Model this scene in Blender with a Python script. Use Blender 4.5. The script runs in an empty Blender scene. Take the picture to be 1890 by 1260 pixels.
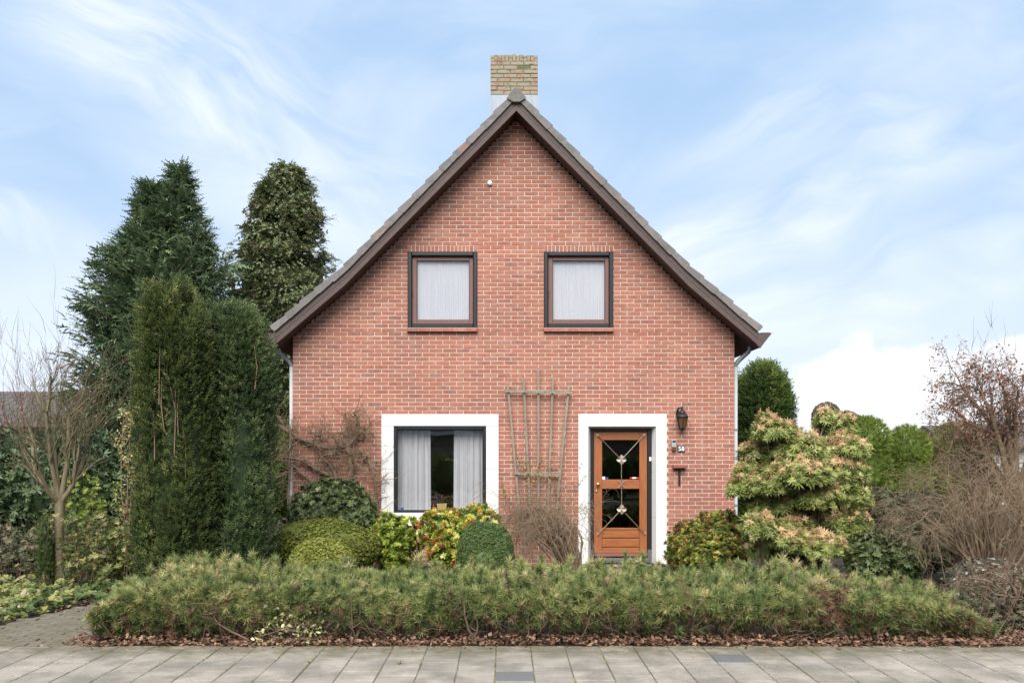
import bpy, math, random
import numpy as np
from mathutils import Vector, Matrix
R = math.radians
random.seed(7); rng = np.random.default_rng(11)
SC = bpy.context.scene; COL = SC.collection

# ------------------------------------------------------------------ camera, sky, sun, exposure
F = 1680.0; VX = 931.0; VY = 835.0; H = 1.75; D = 14.36
cam = bpy.data.cameras.new('camera'); camo = bpy.data.objects.new('camera', cam); COL.objects.link(camo)
camo.location = (0, 0, H); camo.rotation_euler = (R(90), 0, 0)
cam.lens = 36 * F / 1890; cam.sensor_width = 36; cam.shift_x = (945 - VX) / 1890; cam.shift_y = (VY - 630) / 1890
cam.clip_start = .1; cam.clip_end = 2000
SC.camera = camo
SUN_EL, SUN_AZ = 46, 188          # azimuth clockwise from +Y (north): behind the camera, a little to its left
W = bpy.data.worlds.new('World'); SC.world = W; W.use_nodes = True
nt = W.node_tree; nt.nodes.clear(); N = nt.nodes; L = nt.links
def nd(t, **k):
    n = N.new(t)
    for a, b in k.items(): setattr(n, a, b)
    return n
def mth(op, a, b=None, c=None, clamp=False):
    n = nd('ShaderNodeMath', operation=op); n.use_clamp = clamp
    for i, v in enumerate((a, b, c)):
        if v is None: continue
        if isinstance(v, (int, float)): n.inputs[i].default_value = v
        else: L.new(v, n.inputs[i])
    return n.outputs[0]
def sstep(v, lo, hi):
    n = nd('ShaderNodeMapRange', interpolation_type='SMOOTHSTEP'); L.new(v, n.inputs[0])
    n.inputs[1].default_value = lo; n.inputs[2].default_value = hi; return n.outputs[0]
def noise(vec, scale, detail=6, rough=.55, dist=0):
    n = nd('ShaderNodeTexNoise'); L.new(vec, n.inputs['Vector']); n.inputs['Scale'].default_value = scale
    n.inputs['Detail'].default_value = detail; n.inputs['Roughness'].default_value = rough; n.inputs['Distortion'].default_value = dist
    return n.outputs[0]
def comb(x, y, z=0.0):
    n = nd('ShaderNodeCombineXYZ')
    for i, v in enumerate((x, y, z)):
        if isinstance(v, (int, float)): n.inputs[i].default_value = v
        else: L.new(v, n.inputs[i])
    return n.outputs[0]
def mixc(f, a, b):
    n = nd('ShaderNodeMix', data_type='RGBA'); 
    if isinstance(f, (int, float)): n.inputs[0].default_value = f
    else: L.new(f, n.inputs[0])
    for i, v in ((6, a), (7, b)):
        if isinstance(v, tuple): n.inputs[i].default_value = (*v, 1)
        else: L.new(v, n.inputs[i])
    return n.outputs[2]
sky = nd('ShaderNodeTexSky', sky_type='NISHITA'); sky.sun_disc = False
sky.sun_elevation = R(SUN_EL); sky.sun_rotation = R(SUN_AZ); sky.air_density = 1.0; sky.dust_density = 1.0; sky.ozone_density = 1.0
tc = nd('ShaderNodeTexCoord'); sp = nd('ShaderNodeSeparateXYZ'); L.new(tc.outputs['Generated'], sp.inputs[0])
ay = mth('MAXIMUM', mth('ABSOLUTE', sp.outputs[1]), .25)
u = mth('DIVIDE', sp.outputs[0], ay); v = mth('DIVIDE', sp.outputs[2], ay)
def band(u0, v0, du, dv, width, half):     # a soft streak through (u0,v0) along (du,dv)
    l = math.hypot(du, dv); du /= l; dv /= l
    a = mth('SUBTRACT', u, u0); b = mth('SUBTRACT', v, v0)
    along = mth('ADD', mth('MULTIPLY', a, du), mth('MULTIPLY', b, dv))
    acr = mth('ADD', mth('MULTIPLY', a, -dv), mth('MULTIPLY', b, du))
    acr = mth('ADD', acr, mth('MULTIPLY', mth('SUBTRACT', wob, .5), .13))
    e = mth('ADD', mth('POWER', mth('DIVIDE', mth('ABSOLUTE', acr), width), 2), mth('POWER', mth('DIVIDE', mth('ABSOLUTE', along), half), 4))
    st = comb(mth('MULTIPLY', along, .55), mth('MULTIPLY', acr, 2.4))
    return mth('MULTIPLY', mth('EXPONENT', mth('MULTIPLY', e, -1)), sstep(noise(st, 4.2, 6, .55, .9), .25, .75))
wob = noise(comb(u, v), 3.2, 3)
c1 = band(-.30, .37, .55, -.34, .085, .30)
c1b = band(-.16, .27, .5, -.2, .07, .22)
c2 = band(.36, .29, .56, .26, .055, .40)
c3 = band(.46, .40, .6, .2, .05, .30)
c4 = band(-.52, .26, .4, -.2, .028, .12)
c5 = band(.45, .19, .6, .16, .05, .45)
c6 = band(-.02, .43, .6, .2, .05, .25)
soft = sstep(noise(comb(mth('MULTIPLY', u, 1.2), mth('MULTIPLY', v, 2.2)), 2.4, 5, .52, .5), .36, .78)
cir = mth('MULTIPLY', soft, .5)
for c, k in ((c1, 1.0), (c1b, .85), (c2, .9), (c3, .6), (c4, .9), (c5, .7), (c6, .35)):
    cir = mth('MAXIMUM', cir, mth('MULTIPLY', c, k))
hz = sstep(v, .44, -.02)
hz = mth('MULTIPLY', mth('POWER', hz, 1.35), .88)
# a bank of cumulus low on the right
cn = noise(comb(u, v), 9, 8, .55); cn2 = noise(comb(mth('MULTIPLY', u, .6), v), 5, 2)
top = mth('ADD', mth('ADD', .118, mth('MULTIPLY', mth('SUBTRACT', cn2, .5), .12)), mth('MULTIPLY', mth('SUBTRACT', cn, .5), .13))
top = mth('ADD', top, mth('MULTIPLY', mth('SUBTRACT', u, .45), .16))
cum = mth('MULTIPLY', sstep(mth('SUBTRACT', top, v), -.004, .012), sstep(mth('ADD', u, mth('MULTIPLY', mth('SUBTRACT', cn, .5), .16)), .295, .33))
SKS = .062; KS = .885
def skc(c): return tuple(x * KS / SKS for x in c)
tint = nd('ShaderNodeMix', data_type='RGBA', blend_type='MULTIPLY'); tint.inputs[0].default_value = 1
L.new(sky.outputs[0], tint.inputs[6]); tint.inputs[7].default_value = (1.0, 1.0, 1.0, 1)
blue = mixc(.93, tint.outputs[2], skc((.268, .388, .555)))
s = mixc(hz, blue, skc((.53, .58, .65)))
s = mixc(cir, s, skc((.625, .65, .69)))
s = mixc(mth('MULTIPLY', cum, .92), s, mixc(sstep(noise(comb(u, v), 14, 6, .6), .3, .7), skc((.58, .605, .65)), skc((.68, .69, .705))))
# below the horizon the sky ends in dull ground colour (only the far ground sheet hides it)
s = mixc(sstep(v, -.002, -.02), s, skc((.20, .20, .19)))
bg = nd('ShaderNodeBackground'); L.new(s, bg.inputs[0]); bg.inputs[1].default_value = SKS
wo = nd('ShaderNodeOutputWorld'); L.new(bg.outputs[0], wo.inputs[0])
sun = bpy.data.lights.new('sun', 'SUN'); sun.energy = 3.3; sun.angle = R(50); sun.color = (1, .945, .87)
suno = bpy.data.objects.new('sun', sun); COL.objects.link(suno)
sd = Vector((math.sin(R(SUN_AZ)) * math.cos(R(SUN_EL)), math.cos(R(SUN_AZ)) * math.cos(R(SUN_EL)), math.sin(R(SUN_EL))))
suno.rotation_euler = sd.to_track_quat('Z', 'Y').to_euler(); suno.location = (0, -5, 20)
SC.view_settings.view_transform = 'Standard'; SC.view_settings.look = 'None'; SC.view_settings.gamma = 1
SC.view_settings.exposure = 1.0
try: SC.view_settings.use_curve_mapping = False
except Exception: pass

# ------------------------------------------------------------------ helpers
def X(px, d=D): return (px - VX) * d / F
def Z(py, d=D): return H - (py - VY) * d / F
def PT(px, py, d): return np.array([X(px, d), d, Z(py, d)])
WL = {}
def link(o, parent=None, loc=(0, 0, 0)):
    COL.objects.link(o)
    loc = Vector(loc); WL[o.name] = loc
    if parent is not None:
        o.parent = parent; o.location = loc - WL[parent.name]
    else: o.location = loc
    return o
def tag(o, label=None, cat=None, group=None, kind=None):
    if label: o['label'] = label
    if cat: o['category'] = cat
    if group: o['group'] = group
    if kind: o['kind'] = kind
    return o
def thing(name, label, cat, loc, group=None):
    o = bpy.data.objects.new(name, None); o.empty_display_size = .1
    link(o, None, loc); return tag(o, label, cat, group)
def mesh_np(name, V, Fc, mat, rnd=None, smooth=False):
    V = np.ascontiguousarray(V, dtype=np.float32); Fc = np.ascontiguousarray(Fc, dtype=np.int32); k = Fc.shape[1]
    me = bpy.data.meshes.new(name); me.vertices.add(len(V)); me.vertices.foreach_set('co', V.ravel())
    me.loops.add(Fc.size); me.loops.foreach_set('vertex_index', Fc.ravel())
    me.polygons.add(len(Fc)); me.polygons.foreach_set('loop_start', np.arange(0, Fc.size, k, dtype=np.int32))
    me.polygons.foreach_set('loop_total', np.full(len(Fc), k, dtype=np.int32))
    if rnd is not None:
        a = me.attributes.new('rnd', 'FLOAT', 'POINT'); a.data.foreach_set('value', np.ascontiguousarray(rnd, dtype=np.float32))
    me.update(); me.validate()
    if smooth: me.polygons.foreach_set('use_smooth', np.ones(len(Fc), dtype=bool))
    me.materials.append(mat); return me
def from_py(name, V, Fs, mat, rnd=None):
    me = bpy.data.meshes.new(name); me.from_pydata([tuple(map(float, p)) for p in V], [], Fs)
    if rnd is not None:
        a = me.attributes.new('rnd', 'FLOAT', 'POINT'); a.data.foreach_set('value', np.array(rnd, dtype=np.float32))
    me.update(); me.materials.append(mat); return me
def obj(name, me, parent=None, loc=(0, 0, 0)): return link(bpy.data.objects.new(name, me), parent, loc)
class MB:                      # collects shapes in world space, becomes ONE mesh object with its origin at the centre
    def __init__(s): s.V = []; s.F = []; s.r = []
    def add(s, V, Fs, r=0.0):
        b = len(s.V); s.V += [tuple(map(float, p)) for p in V]; s.F += [tuple(i + b for i in f) for f in Fs]; s.r += [r] * len(V); return s
    def box(s, x0, x1, y0, y1, z0, z1, r=0.0):
        return s.add([(x0, y0, z0), (x1, y0, z0), (x1, y1, z0), (x0, y1, z0), (x0, y0, z1), (x1, y0, z1), (x1, y1, z1), (x0, y1, z1)],
                     [(0, 3, 2, 1), (4, 5, 6, 7), (0, 1, 5, 4), (1, 2, 6, 5), (2, 3, 7, 6), (3, 0, 4, 7)], r)
    def cbox(s, x0, x1, y0, y1, z0, z1, c=.004, r=0.0):   # box whose front (min y) edges are chamfered
        V = [(x0, y1, z0), (x1, y1, z0), (x1, y1, z1), (x0, y1, z1), (x0, y0 + c, z0), (x1, y0 + c, z0), (x1, y0 + c, z1), (x0, y0 + c, z1),
             (x0 + c, y0, z0 + c), (x1 - c, y0, z0 + c), (x1 - c, y0, z1 - c), (x0 + c, y0, z1 - c)]
        Fs = [(8, 9, 10, 11), (0, 3, 2, 1)]
        for i in range(4):
            j = (i + 1) % 4; Fs += [(4 + i, 4 + j, 8 + j, 8 + i), (i, j, 4 + j, 4 + i)]
        return s.add(V, Fs, r)
    def prism(s, poly, y0, y1, r=0.0):          # convex polygon in (x,z) extruded along y
        n = len(poly); V = [(x, y0, z) for x, z in poly] + [(x, y1, z) for x, z in poly]
        Fs = [tuple(range(n)), tuple(range(2 * n - 1, n - 1, -1))] + [(i, i + n, (i + 1) % n + n, (i + 1) % n) for i in range(n)]
        return s.add(V, Fs, r)
    def tube(s, pts, rad, n=8, r=0.0, cap=True):
        pts = [Vector(p) for p in pts]; 
        if not hasattr(rad, '__len__'): rad = [rad] * len(pts)
        V = []; Fs = []; a = None
        for i, p in enumerate(pts):
            d = (pts[min(i + 1, len(pts) - 1)] - pts[max(i - 1, 0)]).normalized()
            if a is None: a = d.orthogonal().normalized()
            a = (a - d * a.dot(d)).normalized(); b = d.cross(a)
            for k in range(n):
                t = 2 * math.pi * k / n; V.append(p + (a * math.cos(t) + b * math.sin(t)) * rad[i])
        for i in range(len(pts) - 1):
            for k in range(n): Fs.append((i * n + k, i * n + (k + 1) % n, (i + 1) * n + (k + 1) % n, (i + 1) * n + k))
        if cap: Fs += [tuple(range(n - 1, -1, -1)), tuple((len(pts) - 1) * n + k for k in range(n))]
        return s.add(V, Fs, r)
    def lathe(s, cx, cy, prof, n=16, ph=0, r=0.0):      # prof: (radius, z)
        V = []; Fs = []
        for rr, z in prof:
            for k in range(n):
                t = 2 * math.pi * k / n + ph; V.append((cx + rr * math.cos(t), cy + rr * math.sin(t), z))
        for i in range(len(prof) - 1):
            for k in range(n): Fs.append((i * n + k, i * n + (k + 1) % n, (i + 1) * n + (k + 1) % n, (i + 1) * n + k))
        Fs += [tuple(range(n - 1, -1, -1)), tuple((len(prof) - 1) * n + k for k in range(n))]
        return s.add(V, Fs, r)
    def build(s, name, mat, parent=None, smooth=False, bevel=0):
        A = np.array(s.V); c = (A.min(0) + A.max(0)) / 2
        me = from_py(name, A - c, s.F, mat, s.r)
        if smooth:
            me.polygons.foreach_set('use_smooth', [True] * len(me.polygons))
            try: me.set_sharp_from_angle(angle=R(40))
            except Exception: pass
        o = obj(name, me, parent, c)
        if bevel:
            m = o.modifiers.new('bevel', 'BEVEL'); m.width = bevel; m.segments = 2; m.limit_method = 'ANGLE'
        return o

# ------------------------------------------------------------------ materials
def material(name):
    m = bpy.data.materials.new(name); m.use_nodes = True; m.node_tree.nodes.clear(); return m
class NT:
    def __init__(s, m): s.t = m.node_tree; s.n = s.t.nodes; s.l = s.t.links
    def add(s, t, ins=None, **k):
        n = s.n.new(t)
        for a, b in k.items(): setattr(n, a, b)
        for a, b in (ins or {}).items():
            if isinstance(b, bpy.types.NodeSocket): s.l.new(b, n.inputs[a])
            else: n.inputs[a].default_value = b
        return n
    def m(s, op, a, b=0.0, clamp=False):
        n = s.add('ShaderNodeMath', {0: a, 1: b}, operation=op); n.use_clamp = clamp; return n.outputs[0]
    def noise(s, scale, detail=4, rough=.6, vec=None, dist=0.0):
        i = {'Scale': scale, 'Detail': detail, 'Roughness': rough, 'Distortion': dist}
        if vec is not None: i['Vector'] = vec
        return s.add('ShaderNodeTexNoise', i).outputs[0]
    def ramp(s, fac, stops, interp='LINEAR'):
        n = s.add('ShaderNodeValToRGB', {0: fac}); r = n.color_ramp; r.interpolation = interp
        while len(r.elements) < len(stops): r.elements.new(.5)
        for e, (p, c) in zip(r.elements, stops): e.position = p; e.color = (*c, 1) if not isinstance(c, float) else (c, c, c, 1)
        return n.outputs[0]
    def mix(s, f, a, b, blend='MIX'):
        n = s.add('ShaderNodeMix', data_type='RGBA', blend_type=blend)
        for i, v in ((0, f), (6, a), (7, b)):
            if isinstance(v, bpy.types.NodeSocket): s.l.new(v, n.inputs[i])
            else: n.inputs[i].default_value = (*v, 1) if isinstance(v, tuple) else v
        return n.outputs[2]
    def pos(s): return s.add('ShaderNodeNewGeometry').outputs['Position']
    def sc(s, vec, x, y, z): return s.add('ShaderNodeMapping', {'Vector': vec, 'Scale': (x, y, z)}).outputs[0]
    def out(s, base, rough=.7, bump=None, bs=.3, bd=.01, spec=.4, metal=0.0, trans=None, **k):
        i = {'Base Color': base if isinstance(base, bpy.types.NodeSocket) else (*base, 1), 'Roughness': rough, 'Specular IOR Level': spec, 'Metallic': metal}
        i.update(k)
        if bump is not None: i['Normal'] = s.add('ShaderNodeBump', {'Height': bump, 'Strength': bs, 'Distance': bd}).outputs[0]
        sh = s.add('ShaderNodeBsdfPrincipled', i).outputs[0]
        if trans:
            tb = s.add('ShaderNodeBsdfTranslucent', {'Color': base}).outputs[0]
            sh = s.add('ShaderNodeMixShader', {0: trans, 1: sh, 2: tb}).outputs[0]
        s.add('ShaderNodeOutputMaterial', {0: sh})
def leaf_mat(name, stops, rough=.5, trans=.25, spec=.35, var=.25, ns=3.0, gain=1.4):
    spec *= .6
    m = material(name); t = NT(m)
    a = t.add('ShaderNodeAttribute', attribute_name='rnd').outputs['Fac']
    n = t.noise(ns, 3, .6, t.pos())
    f = t.m('ADD', a, t.m('MULTIPLY', t.m('SUBTRACT', n, .5), var * 2), True)
    t.out(t.ramp(f, [(p, tuple(min(x * gain, .75) for x in c)) for p, c in stops]), rough, spec=spec, trans=trans); return m
def brick_mat(name, stops, pale=.45, moss=0.0):
    m = material(name); t = NT(m); p = t.pos()
    a = t.add('ShaderNodeAttribute', attribute_name='rnd').outputs['Fac']
    o = t.add('ShaderNodeObjectInfo').outputs['Random']
    f = t.m('FRACT', t.m('ADD', a, o))
    col = t.ramp(f, stops)
    n1 = t.noise(14, 6, .65, t.sc(p, 1, 1, 2.2)); n2 = t.noise(120, 3, .6, p); n3 = t.noise(1.1, 3, .5, p)
    col = t.mix(t.ramp(n1, [(.42, 0.0), (.72, pale)]), col, (.50, .31, .255))
    col = t.mix(t.ramp(n2, [(.30, .45), (.55, 0.0)]), col, (.12, .045, .035))
    col = t.mix(t.ramp(n3, [(.35, .38), (.62, 0.0)]), col, (.22, .095, .075))
    zz = t.add('ShaderNodeSeparateXYZ', {0: p}).outputs[2]     # splash and damp stains at the foot of the wall
    col = t.mix(t.ramp(t.m('ADD', t.m('MULTIPLY', zz, 1.6), t.m('MULTIPLY', n3, .9)), [(.45, .55), (1.0, 0.0)]), col, (.15, .085, .06))
    col = t.mix(t.ramp(t.noise(2.3, 5, .6, t.sc(p, 2.2, 1, .28)), [(.54, 0.0), (.74, .28)]), col, (.42, .27, .22))
    if moss:
        n4 = t.noise(7, 6, .7, t.sc(p, 1, 1, 1.6))
        col = t.mix(t.ramp(n4, [(.36, 0.0), (.52, moss)]), col, (.27, .265, .20))
        col = t.mix(t.ramp(t.noise(11, 5, .7, t.sc(p, 1, 1, 2.5)), [(.56, 0.0), (.62, .8)]), col, (.07, .075, .022))
    t.out(col, .85, t.m('ADD', n2, n1), .35, .004); return m
BR = [(p, (c[0] * 1.02, c[1] * 1.16, c[2] * 1.16)) for p, c in [(0, (.335, .092, .056)), (.2, (.385, .112, .068)), (.42, (.30, .085, .055)), (.6, (.41, .135, .085)), (.78, (.355, .10, .06)), (.9, (.235, .078, .06)), (.96, (.42, .16, .11)), (1, (.36, .10, .06))]]
M = {}
M['brick'] = brick_mat('red_brick', BR)
M['chimney_brick'] = brick_mat('mossy_brick', [(0, (.30, .13, .085)), (.3, (.34, .22, .15)), (.6, (.27, .12, .08)), (.8, (.38, .27, .19)), (1, (.33, .17, .11))], .6, .75)
def simple(name, col, rough=.6, ns=30, amt=.15, bump=.2, bd=.004, spec=.4, metal=0.0, stretch=(1, 1, 1), dark=None, big=1.2):
    m = material(name); t = NT(m); p = t.sc(t.pos(), *stretch)
    n = t.noise(ns, 5, .6, p); nb = t.noise(big, 4, .6, p)
    dk = dark or tuple(c * .55 for c in col)
    c = t.mix(t.ramp(n, [(.3, amt * 2), (.65, 0.0)]), col, dk)
    c = t.mix(t.ramp(nb, [(.35, amt), (.65, 0.0)]), c, dk)
    t.out(c, rough, n, bump, bd, spec, metal); M[name] = m; return m
simple('mortar', (.60, .535, .44), .9, 60, .18, .4)
simple('chimney_mortar', (.17, .17, .09), .9, 30, .4, .5, dark=(.06, .07, .02))
simple('white_paint', (.70, .70, .685), .6, 9, .07, .25, .003, dark=(.48, .47, .42), big=2.5)
simple('black_paint', (.020, .021, .024), .32, 40, .2, .15, .001, spec=.5)
simple('brown_sash', (.17, .085, .068), .5, 30, .15, .1, stretch=(1, 1, .2))
simple('barge_wood', (.092, .064, .056), .6, 14, .28, .3, .003, stretch=(1, 1, 1), dark=(.055, .035, .03))
simple('soffit_wood', (.075, .042, .032), .6, 14, .3, .3, .003, stretch=(1, 1, 1))
simple('lead', (.36, .40, .45), .55, 9, .25, .3, stretch=(3, 1, .5), dark=(.19, .22, .25))
simple('zinc', (.28, .29, .30), .45, 9, .2, .1, metal=.3)
simple('white_pipe', (.62, .64, .65), .45, 9, .1, .1)
simple('granite', (.34, .34, .34), .5, 190, .9, .1, dark=(.07, .07, .075))
simple('lantern_iron', (.035, .036, .038), .5, 60, .2, .3, metal=.4)
simple('wrought_iron', (.26, .215, .16), .5, 50, .3, .3, metal=.45, dark=(.07, .05, .04))
simple('petal_metal', (.52, .45, .36), .45, 50, .3, .3, metal=.45, dark=(.16, .10, .06))
simple('brass', (.55, .42, .23), .3, 40, .2, .1, metal=.9)
simple('terracotta', (.27, .10, .068), .8, 40, .2, .3)
simple('trellis_wood', (.31, .27, .205), .8, 20, .3, .4, stretch=(4, 4, .4), dark=(.10, .085, .055))
simple('silver_plastic', (.45, .46, .45), .35, 20, .1, .05, metal=.3)
simple('cell_blue', (.02, .025, .04), .2, 20, .1, .02)
simple('navy_enamel', (.028, .036, .085), .22, 10, .05, .02, spec=.6)
simple('enamel_white', (.82, .82, .82), .3, 10, .02, .02)
simple('smoked_glass', (.13, .075, .03), .15, 8, .2, .05, spec=.6)
simple('sticker_blue', (.03, .06, .30), .4, 10, .02, .02)
simple('sticker_red', (.50, .04, .04), .4, 10, .02, .02)
simple('sticker_white', (.72, .74, .78), .4, 10, .02, .02)
simple('bark_grey', (.225, .18, .11), .9, 26, .35, .9, .012, stretch=(1, 1, .35), dark=(.07, .06, .035))
simple('bark_green', (.20, .165, .09), .9, 22, .4, .9, .012, stretch=(1, 1, .4), dark=(.045, .05, .02))
simple('twig_tan', (.27, .19, .12), .85, 12, .3, .3)
simple('twig_brown', (.20, .135, .09), .85, 12, .35, .3)
simple('twig_red', (.165, .072, .045), .85, 12, .35, .3)
simple('vine_bark', (.235, .165, .105), .9, 18, .4, .8, .008, dark=(.07, .045, .03))
simple('soil', (.070, .050, .034), .95, 25, .5, 1.0, .03, dark=(.03, .022, .015))
simple('asphalt', (.055, .055, .056), .9, 80, .3, .4)
simple('kerb', (.16, .155, .145), .9, 60, .35, .5)
simple('grass_far', (.075, .095, .035), .95, 2, .4, .6, .05)
simple('room_paint', (.30, .27, .23), .9, 3, .1, .05)
simple('pot_clay', (.42, .34, .18), .6, 10, .2, .1)
simple('far_roof', (.125, .105, .095), .85, 3, .35, .4, .03)
simple('far_wall', (.36, .31, .27), .9, 5, .2, .2)
simple('white_board', (.55, .56, .55), .7, 5, .15, .2)
simple('dark_wood', (.05, .03, .022), .7, 8, .2, .2)
def tile_mat():
    m = material('roof_tile'); t = NT(m); p = t.pos(); o = t.add('ShaderNodeObjectInfo').outputs['Random']
    a = t.add('ShaderNodeAttribute', attribute_name='rnd').outputs['Fac']
    f = t.m('FRACT', t.m('ADD', a, o))
    c = t.ramp(f, [(0, (.155, .138, .134)), (.35, (.195, .178, .173)), (.7, (.14, .128, .124)), (.9, (.215, .19, .182)), (1, (.25, .165, .135))])
    n = t.noise(6, 6, .7, p); n2 = t.noise(40, 4, .6, p)
    c = t.mix(t.ramp(n, [(.48, 0.0), (.6, .65)]), c, (.10, .11, .09))
    c = t.mix(t.ramp(t.noise(3.2, 4, .6, t.sc(p, 1, 1, 1)), [(.60, 0.0), (.68, .6)]), c, (.30, .17, .125))
    t.out(c, .8, n2, .4, .005); M['roof_tile'] = m
tile_mat()
def slab_mat(name, base, alt, moss=.5):
    m = material(name); t = NT(m); p = t.pos(); o = t.add('ShaderNodeObjectInfo').outputs['Random']
    c = t.ramp(o, [(0, base), (.35, alt), (.55, tuple(x * .88 for x in base)), (.8, tuple(x * 1.12 for x in base)), (1, alt)])
    sp_ = t.noise(160, 3, .7, p); n = t.noise(2.2, 6, .65, p); st = t.noise(5, 5, .7, p); vor = t.add('ShaderNodeTexVoronoi', {'Vector': p, 'Scale': 55.0}).outputs['Distance']
    c = t.mix(t.ramp(sp_, [(.38, .5), (.5, 0.0)]), c, (.08, .078, .072))
    c = t.mix(t.ramp(sp_, [(.56, 0.0), (.66, .55)]), c, (.48, .46, .43))
    c = t.mix(t.ramp(n, [(.40, .65), (.58, 0.0)]), c, (.135, .122, .10))
    c = t.mix(t.ramp(t.noise(.9, 5, .6, p), [(.45, 0.0), (.7, .35)]), c, (.16, .148, .12))
    c = t.mix(t.ramp(st, [(.56, 0.0), (.72, moss)]), c, (.15, .145, .08))
    # the strip next to the planting is dirty and greenish
    sepy = t.add('ShaderNodeSeparateXYZ', {0: p}).outputs[1]
    edge = t.m('MULTIPLY', t.ramp(t.m('SUBTRACT', sepy, 7.0), [(.70, 0.0), (1.0, .85)]), t.ramp(st, [(.36, .25), (.58, 1.0)]))
    c = t.mix(edge, c, (.115, .10, .055))
    t.out(c, .88, sp_, .35, .003); M[name] = m
slab_mat('slab', (.375, .322, .262), (.335, .292, .24))
slab_mat('slab_dark', (.135, .14, .145), (.12, .125, .13), .2)
slab_mat('clinker', (.215, .185, .155), (.17, .15, .13), .9)
def jointmat():
    m = material('joint_sand'); t = NT(m); p = t.pos(); n = t.noise(4.5, 5, .7, p); n2 = t.noise(60, 3, .6, p)
    c = t.mix(t.ramp(n, [(.50, 0.0), (.60, .9)]), (.095, .082, .058), (.20, .20, .04))
    t.out(c, .95, n2, .6, .006); M['joint'] = m
jointmat()
def woodmat():
    m = material('door_wood'); t = NT(m); p = t.pos()
    n = t.noise(7, 6, .6, t.sc(p, 6, 1, .5), .6); n2 = t.noise(60, 4, .6, t.sc(p, 3, 1, .25)); b = t.noise(2.0, 3, .5, p)
    c = t.ramp(n, [(.25, (.215, .07, .026)), (.5, (.315, .11, .038)), (.75, (.39, .145, .05))])
    c = t.mix(t.ramp(n2, [(.3, .35), (.6, 0.0)]), c, (.16, .045, .016))
    c = t.mix(t.ramp(b, [(.35, .3), (.6, 0.0)]), c, (.24, .08, .035))
    t.out(c, .38, n2, .12, .002, .5); M['door_wood'] = m
    m = material('door_wood_flat'); t = NT(m); p = t.pos()
    n = t.noise(7, 6, .6, t.sc(p, .5, 1, 7), .6); n2 = t.noise(60, 4, .6, t.sc(p, .25, 1, 3))
    c = t.ramp(n, [(.25, (.215, .07, .026)), (.5, (.315, .11, .038)), (.75, (.385, .142, .05))])
    c = t.mix(t.ramp(n2, [(.3, .35), (.6, 0.0)]), c, (.16, .045, .016))
    t.out(c, .38, n2, .12, .002, .5); M['door_wood_flat'] = m
woodmat()
def glassmat():
    m = material('window_glass'); t = NT(m)
    # the same reflectance from both sides of the thin pane
    ior = lambda v: t.add('ShaderNodeMapRange', {0: t.add('ShaderNodeNewGeometry').outputs['Backfacing'], 3: v, 4: 1 / v}).outputs[0]
    fr = t.add('ShaderNodeFresnel', {'IOR': ior(1.8)}).outputs[0]
    w = t.noise(1.4, 2, .5, t.pos()); nb = t.add('ShaderNodeBump', {'Height': w, 'Strength': .06, 'Distance': .02}).outputs[0]
    g = t.add('ShaderNodeBsdfGlossy', {'Roughness': .0, 'Normal': nb, 'Color': (.95, .97, 1, 1)}).outputs[0]
    tr = t.add('ShaderNodeBsdfTransparent', {'Color': (.97, .965, .97, 1)}).outputs[0]
    t.add('ShaderNodeOutputMaterial', {0: t.add('ShaderNodeMixShader', {0: fr, 1: tr, 2: g}).outputs[0]}); M['glass'] = m
    m = material('door_glass'); t = NT(m)
    fr = t.add('ShaderNodeFresnel', {'IOR': ior(1.85)}).outputs[0]
    g = t.add('ShaderNodeBsdfGlossy', {'Roughness': .02}).outputs[0]
    tr = t.add('ShaderNodeBsdfTransparent', {'Color': (.35, .34, .33, 1)}).outputs[0]
    t.add('ShaderNodeOutputMaterial', {0: t.add('ShaderNodeMixShader', {0: fr, 1: tr, 2: g}).outputs[0]}); M['door_glass'] = m
    m = material('net_curtain'); t = NT(m)
    n = t.noise(20, 3, .5, t.sc(t.pos(), 3, 1, .1))
    t.out(t.ramp(n, [(.3, (.68, .70, .73)), (.7, (.77, .785, .80))]), .8, n, .2, .003, trans=.3); M['net'] = m
glassmat()
G = lambda *c: c
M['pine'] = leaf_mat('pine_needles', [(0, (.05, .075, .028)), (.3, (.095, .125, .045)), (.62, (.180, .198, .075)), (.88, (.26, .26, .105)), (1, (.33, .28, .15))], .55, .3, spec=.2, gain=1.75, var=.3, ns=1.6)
M['pine_dead'] = leaf_mat('dead_needles', [(0, (.13, .075, .05)), (.5, (.22, .125, .08)), (1, (.32, .22, .145))], .7, .2, gain=1.1)
M['yew'] = leaf_mat('yew_needles', [(0, (.022, .034, .010)), (.45, (.050, .070, .018)), (.8, (.10, .125, .034)), (1, (.19, .18, .075))], .45, .2, .45)
M['yew_blue'] = leaf_mat('yew_needles_cool', [(0, (.020, .034, .012)), (.45, (.046, .070, .024)), (.8, (.095, .130, .048)), (1, (.18, .20, .09))], .45, .2, .45)
M['yew_gold'] = leaf_mat('yew_needles_warm', [(0, (.02, .04, .012)), (.45, (.055, .085, .02)), (.85, (.12, .16, .035)), (1, (.18, .20, .05))], .45, .2)
M['cypress'] = leaf_mat('cypress_sprays', [(0, (.028, .048, .020)), (.45, (.075, .112, .056)), (.8, (.145, .19, .10)), (1, (.21, .25, .12))], .6, .2)
M['ivy_conifer'] = leaf_mat('olive_sprays', [(0, (.042, .055, .024)), (.4, (.085, .10, .044)), (.7, (.14, .15, .068)), (1, (.21, .19, .10))], .6, .2, var=.35, ns=1.2)
M['ivy'] = leaf_mat('ivy_leaves', [(0, (.06, .085, .035)), (.5, (.095, .12, .05)), (1, (.15, .165, .085))], .5, .15, .5)
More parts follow.
